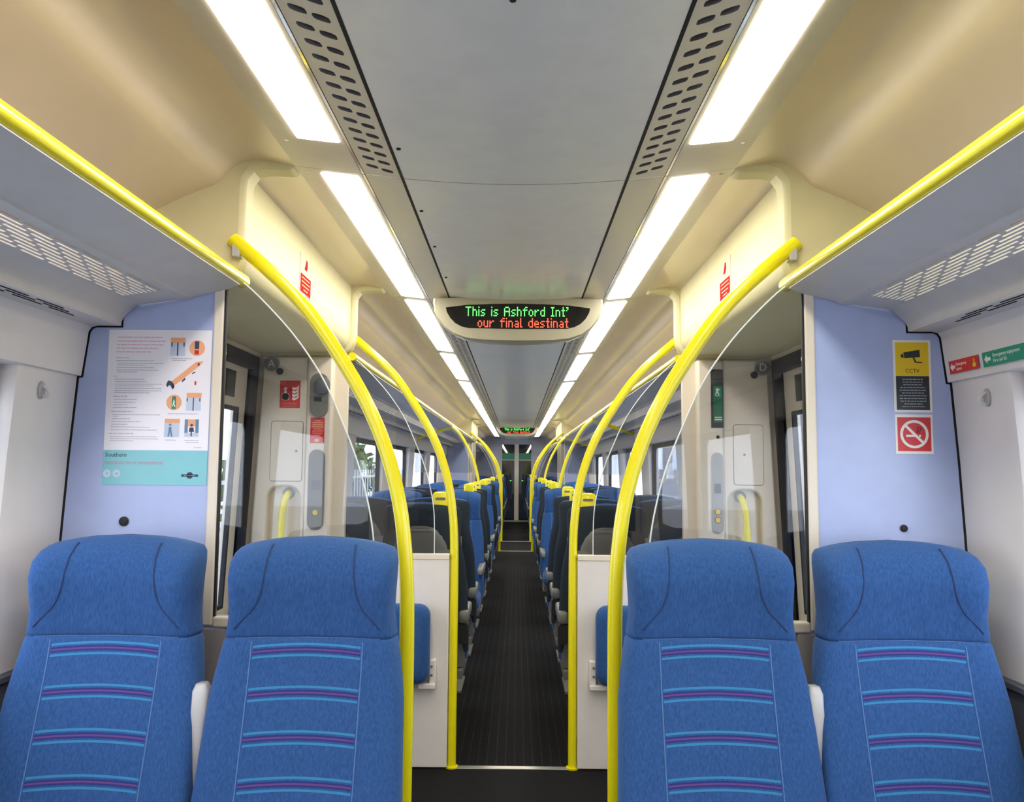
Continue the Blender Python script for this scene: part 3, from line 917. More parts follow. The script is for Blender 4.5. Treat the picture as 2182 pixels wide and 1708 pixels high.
def arm_mesh(a, s):
    m_ = MB().loft([[(p[0] + a, y, p[1]) for p in rrect(-.026 * k, .026 * k, zc - .032 * k, zc + .032 * k, .018 * k, 4)] for y, k, zc in ((.0, .6, .64), (-.01, 1, .64), (-.14, 1, .637), (-.34, .95, .637), (-.425, .85, .632), (-.44, .5, .628))])
    return m_
def arm_bracket(a):
    return MB().loft([[(p[0] + a, y, p[1]) for p in rrect(-.024, .024, .50, .604, .012, 3)] for y in (-.015, -.12)])
for sg in (-1, 1):
    SM['arm', sg] = arm_mesh(sg * .226, sg).mesh('armrest', 'shell', 50)
    SM['bracket', sg] = arm_bracket(sg * .226).mesh('armrest_pivot', 'black', 40)
    SM['raised', sg] = MB().loft([[(p[0] + sg * .2375, y_ + p[1], z) for p in rrect(-.025 * k, .025 * k, -.034 * k, .034 * k, .020 * k, 4)] for z, k, y_ in
        ((.50, .8, -.06), (.56, 1, -.06), (.70, 1, -.065), (.84, .95, -.06), (.885, .8, -.055), (.90, .5, -.055))]).mesh('armrest', 'shell_light', 60)
    hx = sg * .102
    hmb = MB().loft([[(hx + p[0], y, p[1]) for p in rrect(-w, w, 1.200 + e, 1.302 - e, .022, 5)] for y, w, e in ((.035, .036, .006), (.041, .042, 0), (.068, .042, 0), (.074, .036, .006))])
    SM['handle', sg] = hmb.mesh('grab_handle', 'yellow', 40)
    SM['slot', sg] = MB().loft([[(hx + p[0], y, p[1]) for p in rrect(-.027, .027, 1.258, 1.272, .006, 4)] for y in (.0725, .0755)]).mesh('handle_slot', 'shell', 40)
def place_seat(x, y, facing, label, handle):
    """facing: -1 front toward the camera, +1 away"""
    root = empty('passenger_seat', (x, y, 0), (0, 0, 0 if facing < 0 else math.pi))
    tag(root, label, 'seat', 'blue moquette passenger seats')
    ax = (-1 if x > 0 else 1) * (1 if facing < 0 else -1)      # local direction of the aisle
    for k in ('backrest', 'headrest', ('piping', -1), ('piping', 1), ('stitching', -1), ('stitching', 1), ('stitching', 0), 'back_cover', 'back_shell', 'tray_table', 'seat_cushion', 'pedestal'):
        if k in ('tray_table', 'back_cover') and facing < 0 and y < 3: continue
        if k == 'tray_table' and facing < 0: continue
        link(k if isinstance(k, str) else k[0], SM[k], root)
    if abs(x) < 0.7:
        a = link('armrest', SM['arm', ax], root)
        if y < 3: a.location = (ax * 0.022, 0, -0.070)
        link('armrest_pivot', SM['bracket', ax], a)
        if handle:
            h = link('grab_handle', SM['handle', ax], root)
            link('handle_slot', SM['slot', ax], h)
    else:
        link('armrest', SM['raised', ax], root)
    return root
XA, XW = 0.490, 0.980
NUM = ['first', 'second', 'third', 'fourth', 'fifth', 'sixth', 'seventh', 'eighth', 'ninth', 'tenth']
for s, sd in ((-1, 'left'), (1, 'right')):
    fy, fa, fw_ = (2.09, .492, .982) if s < 0 else (2.12, .502, .981)
    place_seat(s * fa, fy, -1, 'large striped blue front seat beside the aisle, %s of the gangway' % sd, False)
    place_seat(s * fw_, fy, -1, 'large striped blue front seat beside the %s window wall' % sd, False)
ROWS = {-1: [(4.42, 1), (5.27, 1), (6.85, -1), (7.42, 1), (8.25, 1), (9.80, -1), (10.45, 1), (11.30, 1), (13.60, -1)],
        1: [(4.42, 1), (5.27, 1), (6.12, 1), (8.18, -1), (8.82, 1), (9.67, 1), (11.25, -1), (12.98, -1)]}
ROWS2 = [(16.95, 1), (17.8, 1), (19.35, -1), (19.92, 1), (20.75, 1), (22.25, -1)]
for s, sd in ((-1, 'left'), (1, 'right')):
    for rws, where in ((ROWS[s], 'behind the first doorway'), (ROWS2, 'behind the second doorway')):
        for i, (y, f) in enumerate(rws):
            way = 'turned away' if f > 0 else 'facing us'
            place_seat(s * XA, y, f, 'blue %s aisle seat %s, %s row %s' % (sd, way, NUM[i], where), not (s < 0 and i == 1 and y < 8))
            place_seat(s * XW, y, f, 'blue %s window seat %s, %s row %s' % (sd, way, NUM[i], where), False)

# tip-up seats on the white half boards
for s, sd in ((-1, 'left'), (1, 'right')):
    t = empty('tip_up_seat', (s * 0.60, 4.02, 0.42))
    tag(t, 'blue folded tip-up seat on the white half panel %s of the aisle' % sd, 'seat', 'folded tip-up seats')
    rr = []
    for y, e in ((0.0, .02), (-0.012, .004), (-0.03, 0), (-0.075, 0), (-0.095, .008), (-0.104, .03)):
        rr.append([(p[0], y - .014, p[1]) for p in rrect(-.208 + e, .208 - e, .0 + e, .362 - e, .055 - e * .5, 6)])
    MB().loft(rr).build('cushion', 'fabric', t, 60)
    MB().box(-.17, .17, -.014, -.001, .04, .30).build('seat_pan', 'shell', t, bevel=.004)
    br = MB()
    bx = -s * .205
    br.box(*sorted((bx, bx - s * .03)), -.045, -.001, -.02, .10).box(*sorted((bx + s * .05, bx - s * .03)), -.060, -.001, -.032, -.008)
    br.build('hinge_bracket', 'white', t, bevel=.004)
    bo = MB()
    for zz in (.03, .07):
        bo.prism([(bx - s * .012 + .006 * math.cos(k * R(45)), zz + .006 * math.sin(k * R(45))) for k in range(8)], 1, -.048, -.044)
    bo.build('bolt', 'shell', t)

# ------------------------------------------------------------------ flat printed things: helper frames (local x right, y up, z out)
def face_cam(name, x, y, z): return empty(name, (x, y, z), (R(90), 0, 0))
def face_left(name, x, y, z, tilt=0): return empty(name, (x, y, z), (R(90 + tilt), 0, R(-90)))     # on the right wall, looks to -X
def face_right(name, x, y, z, tilt=0): return empty(name, (x, y, z), (R(90 + tilt), 0, R(90)))     # on the left wall, looks to +X
def plate(name, m, parent, x0, x1, y0, y1, z0=0.0, z1=0.001, r=0.0):
    mb_ = MB()
    mb_.prism(rrect(x0, x1, y0, y1, r, 4) if r else [(x0, y0), (x1, y0), (x1, y1), (x0, y1)], 2, z0, z1)
    return mb_.build(name, m, parent, smooth=0)
BF = V1[0] + 0.002      # saloon face of the front partition

# safety poster
P = face_cam('safety_poster', -1.162, BF - 0.0005, 1.369)
tag(P, 'white safety poster with teal band and orange pictograms on left blue partition', 'poster')
PW, PH = 0.297, 0.443
plate('poster_sheet', 'poster_white', P, 0.0, PW, 0.098, PH)
plate('teal_band', 'teal', P, 0.0, PW, 0.0, 0.098)
def px(x): return (x - 78) / (1162 - 78) * PW
def py(y): return (1640 - y) / (1640 - 55) * PH
def lines(name, m, specs, h):
    mb_ = MB()
    r_ = random.Random(len(specs) * 13 + int(h * 1e5))
    for y, x0, x1 in specs:
        x = px(x0); e = px(x1)
        while x < e - 0.002:
            w = min(r_.uniform(.004, .016) * (h / .0016) ** .5, e - x)
            mb_.box(x, x + w, py(y) - h / 2, py(y) + h / 2, 0.001, 0.0014)
            x += w + h * 0.7
    tag(mb_.build(name, m, P, smooth=0), kind='stuff')
lines('headline_print', 'pale_pink_ink', [(132, 172, 640), (171, 170, 682), (209, 168, 655), (246, 165, 605), (283, 163, 525)], .0032)
lines('heading_print', 'pale_pink_ink', [(345, 165, 300), (535, 150, 190), (742, 150, 300), (898, 136, 365), (1122, 126, 380)], .0028)
lines('small_print', 'ink_soft', [(375, 165, 560), (402, 175, 668), (420, 180, 470), (446, 175, 565), (471, 175, 612), (491, 180, 390), (565, 160, 470), (590, 160, 500), (616, 165, 660), (635, 165, 570),
      (660, 165, 650), (684, 160, 655), (705, 160, 540), (775, 162, 400), (802, 160, 395), (830, 158, 305), (856, 158, 400), (930, 150, 650), (946, 160, 222), (972, 150, 342), (1000, 142, 452), (1028, 146, 312),
      (1055, 140, 545), (1085, 142, 620), (1153, 135, 625), (1175, 138, 638), (1196, 138, 380), (350, 745, 960), (368, 755, 900), (916, 730, 1050), (1185, 715, 822), (1187, 915, 1062), (1207, 930, 1060), (1260, 1015, 1095)], .0017)
def pic(name, m, polys, z=0.001, t=0.0004):
    for pl in polys:
        MB().prism([(px(a), py(b)) for a, b in pl], 2, z, z + t).build(name, m, P, smooth=0)
def R4(x0, y0, x1, y1): return [(x0, y0), (x1, y0), (x1, y1), (x0, y1)]
def CI(x, y, r, n=24): return [(x + r * math.cos(2 * math.pi * k / n), y + r * math.sin(2 * math.pi * k / n)) for k in range(n)]
pic('pictogram_orange', 'orange_ink', [R4(730, 133, 885, 187), CI(1010, 240, 82), [(755, 585), (1000, 385), (1085, 372), (1040, 425), (790, 625)], CI(790, 800, 80), R4(920, 700, 1075, 752), R4(703, 968, 860, 1010), R4(945, 972, 1025, 1045)])
pic('pictogram_pale', 'pale_ink', [R4(730, 187, 885, 322), R4(918, 752, 1072, 885), R4(700, 1010, 858, 1155), R4(912, 1110, 1058, 1150)])
pic('pictogram_ink', 'ink', [R4(738, 182, 750, 225), R4(865, 182, 877, 225), R4(800, 185, 812, 320), R4(985, 170, 1030, 250), [(700, 620), (720, 575), (760, 585), (790, 640), (770, 670), (745, 625), (730, 625), (715, 645)],
     R4(772, 740, 810, 755), R4(922, 755, 932, 790), R4(1055, 755, 1065, 790), R4(988, 752, 998, 885), CI(985, 1033, 14, 12), [(965, 1055), (1005, 1055), (1012, 1100), (990, 1100), (990, 1145), (978, 1145), (978, 1100), (958, 1100)],
     [(1020, 395), (1045, 395), (1040, 420), (1025, 425)], [(860, 580), (895, 545), (900, 565), (870, 590)], [(965, 500), (1000, 480), (1000, 495), (970, 508)]], z=.0014)
pic('pictogram_blue', 'blue_ink', [R4(912, 972, 945, 1110), R4(1025, 972, 1058, 1110), CI(762, 1030, 13, 12), [(748, 1050), (775, 1050), (778, 1095), (790, 1150), (775, 1152), (762, 1105), (752, 1150), (738, 1150), (746, 1095)], R4(770, 600, 780, 650)], z=.0014)
pic('pictogram_red', 'sign_red', [R4(985, 262, 1030, 305), R4(998, 582, 1015, 620)], z=.0014)
pic('pictogram_green', 'sign_green', [R4(768, 757, 812, 868)], z=.0014)
pic('pictogram_glyph', 'sign_white', [[(785, 772), (800, 790), (795, 815), (808, 845), (798, 850), (786, 820), (776, 845), (772, 838), (784, 800)]], z=.0018)
lettering('Southern', .0165, px(98), py(1358), 'ink', P, .0012)
lettering('PASSENGER SAFETY INFORMATION', .0125, px(98), py(1434), 'pink_ink', P, .0012, sx=.83)
pic('round_icon', 'pale_ink', [CI(125, 1527, 40), CI(225, 1527, 40)])
pic('icon_arrow', 'teal', [[(205, 1520), (230, 1520), (225, 1505), (247, 1527), (225, 1549), (230, 1534), (205, 1534)], [(118, 1545), (125, 1505), (140, 1530), (128, 1535)]], z=.0014)
pic('logo_roundel', 'ink', [CI(985, 1541, 34, 24), [(895, 1530), (1075, 1530), (1070, 1541), (1075, 1555), (895, 1555), (900, 1541)]], z=.0012)
lettering('SOUTHERN', .0055, px(985), py(1550), 'teal', P, .0018, 'CENTER', sx=1.1)

# camera warning sign and no-smoking sign
S = face_cam('camera_sign', 1.083, BF - 0.0005, 1.592)
tag(S, 'tall yellow and black camera warning sticker on the right blue partition', 'sign')
plate('backing', 'sign_white', S, 0.0, .108, 0.0, .207)
plate('yellow_field', 'sign_yellow', S, .007, .101, .104, .200, .001, .0014)
plate('black_field', 'sign_black', S, .007, .101, .007, .1035, .001, .0014)
c = MB()
c.prism([(.030, .171), (.076, .179), (.077, .158), (.033, .154)], 2, .0014, .0018)
c.prism([(.021, .163), (.029, .168), (.031, .156), (.024, .156)], 2, .0014, .0018)
c.prism([(.056, .156), (.061, .156), (.066, .145), (.083, .1435), (.083, .1405), (.062, .142)], 2, .0014, .0018)
c.build('camera_pictogram', 'sign_black', S, smooth=0)
lettering('CCTV', .0155, .054, .113, 'sign_black', S, .0015, 'CENTER')
c = MB()
rr_ = random.Random(3)
for k in range(11):
    w = rr_.uniform(.05, .078)
    y = .094 - k * .0078
    x = .054 - w / 2
    while x < .054 + w / 2:
        q = rr_.uniform(.004, .011)
        c.box(x, min(x + q, .054 + w / 2), y - .0011, y + .0011, .0014, .0017); x += q + .002
tag(c.build('printed_lines', 'ink_soft', S, smooth=0), kind='stuff')
S = face_cam('no_smoking_sign', 1.084, BF - 0.0005, 1.474)
tag(S, 'square red no smoking sticker under the camera warning sign', 'sign')
plate('backing', 'sign_white', S, 0.0, .106, 0.0, .112)
plate('red_field', 'sign_red', S, .006, .100, .008, .104, .001, .0014)
c = MB()
n = 36
ro, ri = .040, .0325
oo = [(.053 + ro * math.cos(2 * math.pi * k / n), .056 + ro * math.sin(2 * math.pi * k / n)) for k in range(n)]
ii = [(.053 + ri * math.cos(2 * math.pi * k / n), .056 + ri * math.sin(2 * math.pi * k / n)) for k in range(n)]
for k in range(n):
    j = (k + 1) % n
    c.prism([oo[k], oo[j], ii[j], ii[k]], 2, .0014, .0019)
c.prism([(.0265, .0775), (.0315, .0825), (.0795, .0345), (.0745, .0295)], 2, .0014, .0020)
c.build('prohibition_ring', 'sign_white', S, smooth=0)
c = MB().box(.030, .062, .048, .0545, .0014, .0017).box(.066, .071, .048, .0545, .0014, .0017)
c.build('cigarette', 'sign_white', S, smooth=0)
c = MB()
c.tube([(.068, .057, .0016), (.066, .064, .0016), (.072, .068, .0016), (.070, .075, .0016), (.062, .077, .0016)], .0011, 6)
c.tube([(.062, .057, .0016), (.060, .063, .0016), (.065, .068, .0016), (.060, .073, .0016)], .0011, 6)
c.build('smoke_curl', 'sign_black', S, smooth=0)

# door-stop studs on the blue boards
for x, r_, sd in ((-1.094, .0125, 'left'), (1.099, .0095, 'right')):
    S = face_cam('wall_stud', x, BF - 0.0004, 1.266)
    tag(S, 'round black stud on the %s blue partition above the seat' % sd, 'stud', 'black studs on the blue partitions')
    MB().loft([[(r_ * k * math.cos(2 * math.pi * i / 24), r_ * k * math.sin(2 * math.pi * i / 24), z) for i in range(24)] for k, z in ((1, 0), (1, .006), (.85, .009), (.4, .0105))]).build('rubber_cap', 'black', S, 40)
    MB().disc(0, 0, r_ * 1.15, 0, .002).build('washer', 'shell', S)

# coat hooks on the window piers
for s, sd in ((-1, 'left'), (1, 'right')):
    H = (face_left if s > 0 else face_right)('coat_hook', s * (pier_x(1.62) - 0.0005), 2.158, 1.62, 4)
    tag(H, 'small white moulded coat hook on the %s window pier' % sd, 'hook', 'coat hooks by the windows')
    MB().loft([[(p[0], p[1], z) for p in [(w * .014 * math.cos(2 * math.pi * k / 20), h * .024 * math.sin(2 * math.pi * k / 20)) for k in range(20)]] for z, w, h in ((0, 1, 1), (.004, 1, 1), (.007, .8, .85))]).build('base_plate', 'shell_light', H, 40)
    MB().tube(catmull([(0, .012, .004), (0, .006, .016), (0, -.006, .024), (0, -.014, .020), (0, -.016, .008)], 4), .0045, 8).build('hook', 'white', H)

# emergency signs on the right fascia
S = face_left('emergency_sign', 1.2285, 2.298, 1.697, 6.7)
tag(S, 'small red emergency alarm sticker with white arrow on right window fascia', 'sign')
plate('red_plate', 'sign_red', S, 0, .143, 0, .036)
c = MB().prism([(.006, .018), (.018, .029), (.018, .0225), (.030, .0225), (.030, .0135), (.018, .0135), (.018, .007)], 2, .001, .0014)
c.build('white_arrow', 'sign_white', S, smooth=0)
lettering('Emergency', .0125, .036, .020, 'sign_white', S, .0012, sx=.95)
lettering('alarm', .0125, .036, .007, 'sign_white', S, .0012, sx=.95)
c = MB().prism([(.118, .007), (.131, .007), (.133, .016), (.128, .018), (.128, .028), (.124, .029), (.123, .018), (.117, .016)], 2, .001, .0014)
c.build('hand_pictogram', 'sign_yellow', S, smooth=0)
S = face_left('first_aid_sign', 1.2285, 2.132, 1.696, 6.7)
tag(S, 'long green emergency equipment sticker with white arrow on right window fascia', 'sign')
plate('green_plate', 'sign_green', S, 0, .27, 0, .038)
c = MB().prism([(.008, .019), (.020, .030), (.020, .0235), (.035, .0235), (.035, .0145), (.020, .0145), (.020, .008)], 2, .001, .0014)
c.build('white_arrow', 'sign_white', S, smooth=0)
lettering('Emergency equipment', .0135, .046, .0215, 'sign_white', S, .0012, sx=.95)
lettering('First aid kit', .0135, .046, .0075, 'sign_white', S, .0012, sx=.95)

# stickers on the door headers
for s, sd in ((-1, 'left'), (1, 'right')):
    S = (face_left if s > 0 else face_right)('header_notice', s * 0.8045, 3.10, 2.14)
    tag(S, 'small white and red notice stuck on the %s door header' % sd, 'sign', 'notices on the door headers')
    plate('white_plate', 'notice_white', S, -.085, .085, -.062, .088)
    plate('red_plate', 'notice_red', S, -.075, .075, -.058, .012, .001, .0014)
    c = MB()
    for k, w in enumerate((.11, .12, .10, .06)):
        c.box(-w / 2, w / 2, .000 - k * .015 - .002, .000 - k * .015 + .002, .0014, .0017)
    tag(c.build('printed_lines', 'orange_ink', S, smooth=0), kind='stuff')
    MB().prism([(-.022, .036), (-.008, .058), (.004, .078), (.020, .074), (.024, .050), (.010, .034)], 2, .001, .0014).build('red_pictogram', 'notice_red', S, smooth=0)

# ------------------------------------------------------------------ fixtures on the cream vestibule walls
YC = V1[1] - 0.002 - 0.07        # face of the cream board
YO = YC - 0.042                  # face of the raised cover
def arch(x0, x1, zt, r, n=8):
    out = []
    for cx, a in ((x1 - r, 0), (x0 + r, 90)):
        for k in range(n + 1):
            t = R(a + 90 * k / n)
            out.append((cx + r * math.cos(t), zt - r + r * math.sin(t)))
    return out
for vi, v in enumerate((V1, V2)):
    yc = v[1] - 0.072; yo = yc - 0.042
    for s, sd in ((-1, 'left'), (1, 'right')):
        C_ = empty('wall_cover', (s * 1.06, yc, 0))
        tag(C_, 'cream moulded cover with arched recess, %s wall past the %s doorway' % (sd, 'first' if vi == 0 else 'second'), 'panel', 'cream vestibule covers')
        ar = arch(1.018, 1.178, 1.335, .06)
        poly = [(1.29, 0.0), (1.286, .30), (1.236, 1.45), (1.215, 1.955), (1.0, 1.955), (1.0, 0.0), (1.018, 0.0)] + ar[::-1] + [(1.178, 0.0)]
        MB().prism([(s * (x - 1.06), z) for x, z in poly], 1, -0.042, 0.0).build('recessed_cover', 'cream', C_, 30, bevel=.008)
        col = [(.872, 0.004), (.872, 1.955), (1.0, 1.955), (1.0, 0.004)]
        MB().prism([(s * (x - 1.06), z) for x, z in col], 1, -0.055, 0.0).build('column', 'cream', C_, 30, bevel=.014)
        # grab handle in the recess
        g = empty('door_grab_handle', (s * 1.10, yc, 0.9))
        tag(g, 'short yellow grab handle in the %s cream recess by the %s doorway' % (sd, 'first' if vi == 0 else 'second'), 'handle', 'yellow vestibule handles')
        MB().tube(catmull([(s * -.015, 0.0, .40), (s * -.012, -.030, .385), (s * -.004, -.046, .345), (s * .004, -.048, .25), (s * .008, -.048, -.05), (s * .006, -.030, -.10), (s * .006, 0.0, -.115)], 5), .0165, 14).build('tube', 'yellow', g)
        MB().prism([(s * -.015 + .028 * math.cos(k * R(20)), .40 + .028 * math.sin(k * R(20))) for k in range(18)], 1, -.008, 0).build('socket', 'shell', g)
        if vi: continue
        # hatch
        hx0, hx1 = (1.014, 1.169) if s < 0 else (1.046, 1.190)
        h0, h1 = 1.356, 1.645
        Hc = face_cam('access_hatch', s * (hx0 + hx1) / 2, yo - 0.0003, (h0 + h1) / 2)
        tag(Hc, 'rounded cream access hatch with dark outline on the %s vestibule wall' % sd, 'hatch', 'cream access hatches')
        w2, h2 = (hx1 - hx0) / 2, (h1 - h0) / 2
        plate('hatch_joint', 'gap', Hc, -w2, w2, -h2, h2, 0, .0008, .014)
        plate('hatch_door', 'cream', Hc, -w2 + .0022, w2 - .0022, -h2 + .0022, h2 - .0022, 0, .003, .012)
        MB().disc(s * -.02 if s > 0 else w2 - .03, 0.0, .006, .003, .0045, 12).build('hatch_lock', 'blue_ink', Hc)
        # coach letter disc and bolt
        dx_ = s * (1.176 if s < 0 else 1.192)
        Dd = face_cam('letter_disc', dx_, yo - 0.0003, 1.930)
        Dd.location.z = 1.922
        tag(Dd, 'round grey door letter disc marked %s high on the %s vestibule wall' % ('A' if s < 0 else 'D', sd), 'sign')
        MB().disc(0, 0, .040, 0, .006, 32).build('disc', 'disc_grey', Dd)
        MB().disc(0, 0, .034, .006, .007, 32).build('inner_disc', 'shell', Dd)
        lettering('A' if s < 0 else 'D', .052, 0, -.018, 'sign_white', Dd, .0075, 'CENTER')
        MB().disc(s * -.042 if True else 0, -.038, .016, 0, .012, 20).build('key_lock', 'black', Dd)
        # long control pill
        p0, p1 = (.903, .980) if s < 0 else (.937, .993)
        q0, q1 = (1.128, 1.510)
        Pn = face_cam('control_panel', s * (p0 + p1) / 2, yc - .0553, (q0 + q1) / 2)
        tag(Pn, 'long grey rounded control panel with buttons on the %s cream column' % sd, 'panel', 'grey control panels')
        w2, h2 = (p1 - p0) / 2, (q1 - q0) / 2
        plate('face_plate', 'disc_grey' if s > 0 else 'shell', Pn, -w2, w2, -h2, h2, 0, .004, w2 * .98)
        plate('speaker_grille', 'dado', Pn, -w2 * .55, w2 * .55, -.002, .044, .004, .0055, .004)
        for k, zb in enumerate((-.088, -.128) if s > 0 else (-.108,)):
            MB().disc(0, zb, .012, .004, .008, 20).build('button', 'sign_yellow', Pn)
            MB().disc(0, zb, .016, .004, .0055, 20).build('button_ring', 'shell', Pn)
# left column: call-for-aid handset, red notice, fire extinguisher sign
Hh = face_cam('call_handset', -.934, YC - .0553, 1.768)
tag(Hh, 'dark grey oval emergency intercom high on the left cream column', 'intercom')
plate('oval_base', 'shell', Hh, -.048, .040, -.106, .107, 0, .012, .043)
MB().loft([[(.012 + p[0] * k, .045 + p[1] * k, z) for p in rrect(-.036, .036, -.042, .042, .03, 5)] for z, k in ((.012, 1), (.026, .95), (.032, .75))]).build('pull_handle', 'dado', Hh, 40)
plate('label_plate', 'sign_black', Hh, -.026, .010, -.030, -.006, .012, .0135)
S = face_cam('alarm_notice', -.943, YC - .0553, 1.601)
tag(S, 'small red notice under the grey intercom on left cream column', 'sign')
plate('red_plate', 'sign_red', S, -.034, .034, -.061, .061)
c = MB()
for k, w in enumerate((.03, .052, .05, .054, .04, .05, .048, .03)):
    c.box(-w / 2, w / 2, .046 - k * .010 - .0018, .046 - k * .010 + .0018, .001, .0013)
c.box(-.012, .008, -.055, -.041, .001, .0013)
tag(c.build('printed_lines', 'orange_ink', S, smooth=0), kind='stuff')
S = face_cam('extinguisher_sign', -1.083, YO - .0003, 1.774)
tag(S, 'red fire extinguisher sign with white flames on left vestibule wall', 'sign')
plate('red_plate', 'sign_red', S, -.049, .049, -.066, .066)
c = MB()
c.disc(-.022, -.012, .0175, .001, .0016, 18).prism(rrect(-.0395, -.0045, -.028, .004, .008, 3), 2, .001, .0016)
c.prism([(-.027, .004), (-.017, .004), (-.018, .022), (-.012, .030), (-.026, .034), (-.033, .024), (-.026, .024)], 2, .001, .0016)
c.build('extinguisher_pictogram', 'sign_white', S, smooth=0)
c = MB()
for k, (oy, sc) in enumerate(((-.024, 1.0), (-.008, 1.05), (.009, 1.0), (.025, .8))):
    c.prism([(.010, oy), (.020, oy - .006), (.036, oy + .002 * sc), (.043, oy + .014 * sc), (.040, oy + .024 * sc), (.035, oy + .012 * sc), (.024, oy + .006), (.012, oy + .010)], 2, .001, .0016)
c.build('flame_pictogram', 'sign_white', S, smooth=0)
lettering('Fire extinguisher', .0105, 0, -.047, 'orange_ink', S, .0012, 'CENTER')
lettering('not to be removed', .0085, 0, -.059, 'orange_ink', S, .0012, 'CENTER')
# right column: green emergency door release
S = face_cam('door_release', .968, YC - .0553, 1.768)
tag(S, 'tall dark green emergency door release window on right cream column', 'sign')
plate('frame', 'sign_black', S, -.029, .029, -.140, .140, 0, .003)
plate('green_plate', 'sign_dkgreen', S, -.018, .025, -.115, .060, .003, .004)
c = MB().box(-.012, .018, .010, .052, .004, .0043)
c.build('pictogram_field', 'sign_green', S, smooth=0)
c = MB()
for pl in ([(-.006, .046), (.002, .050), (.008, .044), (.012, .046), (.010, .038), (.004, .040), (.004, .030), (.010, .024), (.008, .016), (.003, .024), (-.002, .028), (-.006, .018), (-.010, .018), (-.004, .032), (-.003, .040)],
           [(-.010, .012), (.016, .012), (.016, .014), (-.010, .014)]):
    c.prism(pl, 2, .0043, .0048)
c.box(-.012, .022, -.104, -.098, .004, .0045).box(-.012, .022, -.092, -.088, .004, .0045)
c.build('pictogram', 'sign_white', S, smooth=0)
Ll = face_cam('keyhole', .970, YC - .0553, 1.584)
tag(Ll, 'tiny black keyhole under the green door release on right column', 'lock')
MB().disc(0, 0, .006, 0, .002, 16).build('key_slot', 'black', Ll)
MB().disc(0, 0, .009, 0, .001, 16).build('escutcheon', 'shell', Ll)

# ------------------------------------------------------------------ passenger information displays
FONT = {
 'T': ['11111', '00100', '00100', '00100', '00100', '00100', '00100'], 'h': ['1000', '1000', '1110', '1001', '1001', '1001', '1001'],
 'i': ['1', '0', '1', '1', '1', '1', '1'], 's': ['0000', '0000', '0111', '1000', '0110', '0001', '1110'], 'A': ['01110', '10001', '10001', '11111', '10001', '10001', '10001'],
 'f': ['0011', '0100', '1111', '0100', '0100', '0100', '0100'], 'o': ['0000', '0000', '0110', '1001', '1001', '1001', '0110'], 'r': ['0000', '0000', '1011', '1100', '1000', '1000', '1000'],
 'd': ['0001', '0001', '0111', '1001', '1001', '1001', '0111'], 'I': ['111', '010', '010', '010', '010', '010', '111'], 'n': ['0000', '0000', '1110', '1001', '1001', '1001', '1001'],
 't': ['010', '010', '111', '010', '010', '010', '011'], "'": ['11', '01', '10', '00', '00', '00', '00'], 'u': ['0000', '0000', '1001', '1001', '1001', '1001', '0111'],
 'a': ['0000', '0000', '0110', '0001', '0111', '1001', '0111'], 'l': ['10', '10', '10', '10', '10', '10', '11'], 'e': ['0000', '0000', '0110', '1001', '1111', '1000', '0111'],
 ' ': ['000'] * 7}
def led_text(text, x0, x1, zc, ph, m, parent, name):
    cols = []
    for ch in text:
        g = FONT[ch]
        for k in range(len(g[0])): cols.append([g[r_][k] for r_ in range(7)])
        cols.append(['0'] * 7)
    pw = (x1 - x0) / (len(cols) - 1)
    mb_ = MB()
    for i, c_ in enumerate(cols):
        for r_ in range(7):
            if c_[r_] == '1':
                cx = x0 + (i + .5) * pw; cz = zc + (3 - r_) * ph
                mb_.add([(cx - pw * .42, cz - ph * .42, 0), (cx + pw * .42, cz - ph * .42, 0), (cx + pw * .42, cz + ph * .42, 0), (cx - pw * .42, cz + ph * .42, 0)], [(0, 1, 2, 3)])
    o = mb_.build(name, m, parent, smooth=0)
    o.location = (0, 0, .0125)
    return tag(o, kind='stuff')
def display(y, dz, label):
    D_ = face_cam('information_display', 0.012, y, 2.15 + dz)
    tag(D_, label, 'display', 'hanging information displays')
    half = [(0, .118), (.22, .113), (.415, .105), (.418, .085), (.412, .045), (.395, .005), (.365, -.035), (.32, -.070), (.26, -.092), (.18, -.102), (0, -.106)]
    out = [(x, z) for x, z in half] + [(-x, z) for x, z in half[1:-1]][::-1]
    MB().loft([[(x * k, (z + .02) * k2 - .02, zz) for x, z in out] for zz, k, k2 in ((-.17, .80, .93), (-.12, .94, .98), (-.03, 1.0, 1.0), (.0, .995, .99), (.010, .975, .965))]).build('housing', 'display_case', D_, 30)
    lens = [(0, .078), (.12, .076), (.25, .070), (.352, .057), (.347, .035), (.330, .005), (.305, -.020), (.275, -.036), (.24, -.044), (0, -.047)]
    lo = [(x, z) for x, z in lens] + [(-x, z) for x, z in lens[1:-1]][::-1]
    MB().prism(lo, 2, .008, .0115).build('lens', 'lens_black', D_, smooth=0)
    led_text("This is Ashford Int'", -.256, .246, .0385, .0068, 'led_green', D_, 'green_message')
    led_text('our final destinat', -.196, .246, -.0165, .0068, 'led_red', D_, 'red_message')
display(3.965, 0.0, 'large passenger display with green and red lettering over the first doorway')
display(16.3, 0.035, 'small distant passenger display over the second doorway')

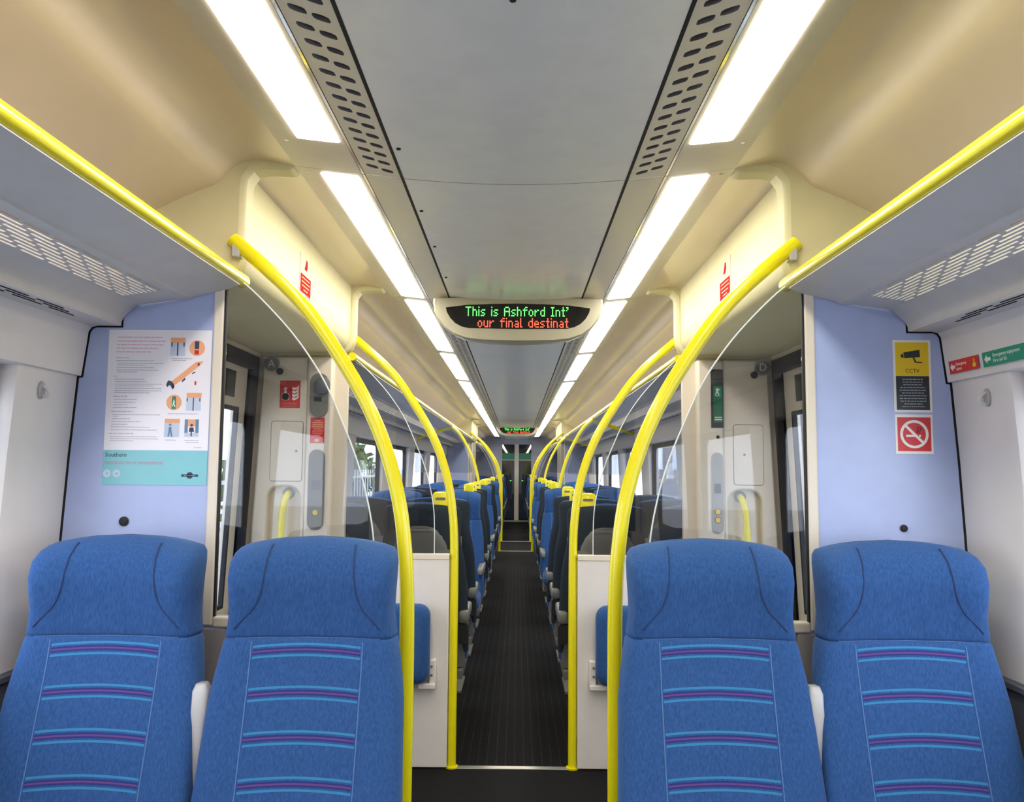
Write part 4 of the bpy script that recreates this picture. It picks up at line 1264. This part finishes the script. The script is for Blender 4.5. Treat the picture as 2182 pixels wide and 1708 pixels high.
# ------------------------------------------------------------------ outside the windows
gd = MB().box(-60, 60, -50, 80, -1.2, -1.1).build('ground', 'ground', smooth=0)
tag(gd, kind='structure')
pl = MB().box(-6.0, -1.75, -40, 60, -1.1, -0.12).build('platform', 'ground', smooth=0)
tag(pl, kind='structure')
for s, sd, X in ((-1, 'left', -5.8), (1, 'right', 6.5)):
    zb = -0.12 if s < 0 else -1.1
    F = empty('lineside_fence', (X, 8, zb))
    tag(F, 'pale picket fence outside the %s windows' % sd, 'fence', 'fences outside the carriage')
    pm = MB().box(-.02, .02, -.05, .05, 0, 1.5).mesh('picket', 'fence', 0)
    for k in range(75):
        o = link('picket', pm, F); o.location = (0, -5 + k * .52, 0)
    for z in (.3, 1.2):
        MB().box(.02, .06, -5.2, 34, z, z + .08).build('fence_rail', 'fence', F, smooth=0)
# long dark building beside the track, seen through the right-hand windows
tb = empty('station_building', (8.0, 26, -1.1))
tag(tb, 'long dark grey lineside building outside the right windows', 'building')
MB().box(0, 3, -17, 26, 0, 6.2).build('wall', 'dado', tb, smooth=0)
MB().prism([(-.4, 6.2), (3.4, 6.2), (1.5, 7.4)], 1, -17.4, 26.4).build('roof', 'sign_black', tb, smooth=0)
wmesh = MB().box(-.06, 0.0, -.7, .7, 2.6, 3.8).mesh('window', 'shell_light', 0)
pmesh = MB().box(-.075, -.06, -.6, .6, 2.7, 3.7).mesh('pane', 'pale_ink', 0)
for k in range(10):
    o = link('window', wmesh, tb); o.location = (0, -14 + k * 4.2, 0)
    link('pane', pmesh, o)
def bush(x, y, z, r, seed, label):
    rr_ = random.Random(seed)
    B = empty('bush', (x, y, z))
    tag(B, label, 'bush', 'bushes by the railway')
    mb_ = MB()
    for k in range(700):
        u = rr_.uniform(-1, 1); t = rr_.uniform(0, 2 * math.pi); q = math.sqrt(1 - u * u); d = r * (0.75 + .3 * rr_.random())
        p = Vector((q * math.cos(t) * d, q * math.sin(t) * d, r * .95 + u * d * .95))
        n_ = Vector((rr_.uniform(-1, 1), rr_.uniform(-1, 1), rr_.uniform(-1, 1))).normalized()
        a_ = n_.orthogonal().normalized(); b_ = n_.cross(a_)
        w = r * .13
        mb_.add([p + a_ * w, p + b_ * w * .6, p - a_ * w, p - b_ * w * .6], [(0, 1, 2, 3)])
    tag(mb_.build('foliage', 'leaf', B, smooth=0), kind='stuff')
    MB().loft([[(r * k * math.cos(2 * math.pi * i / 16), r * k * math.sin(2 * math.pi * i / 16), z_ * r) for i in range(16)] for k, z_ in ((.3, .2), (.7, .5), (.8, 1), (.6, 1.5), (.2, 1.75))]).build('crown', 'leaf', B)
    MB().tube([(0, 0, -.02), (0, 0, r * .4)], r * .06, 8).build('stem', 'bark', B)
bush(-7.6, 33.5, -1.1, 2.0, 1, 'green bush beyond the left fence, nearer one')
bush(-8.2, 28.0, -1.1, 1.9, 2, 'taller green bush beyond the left fence, farther one')
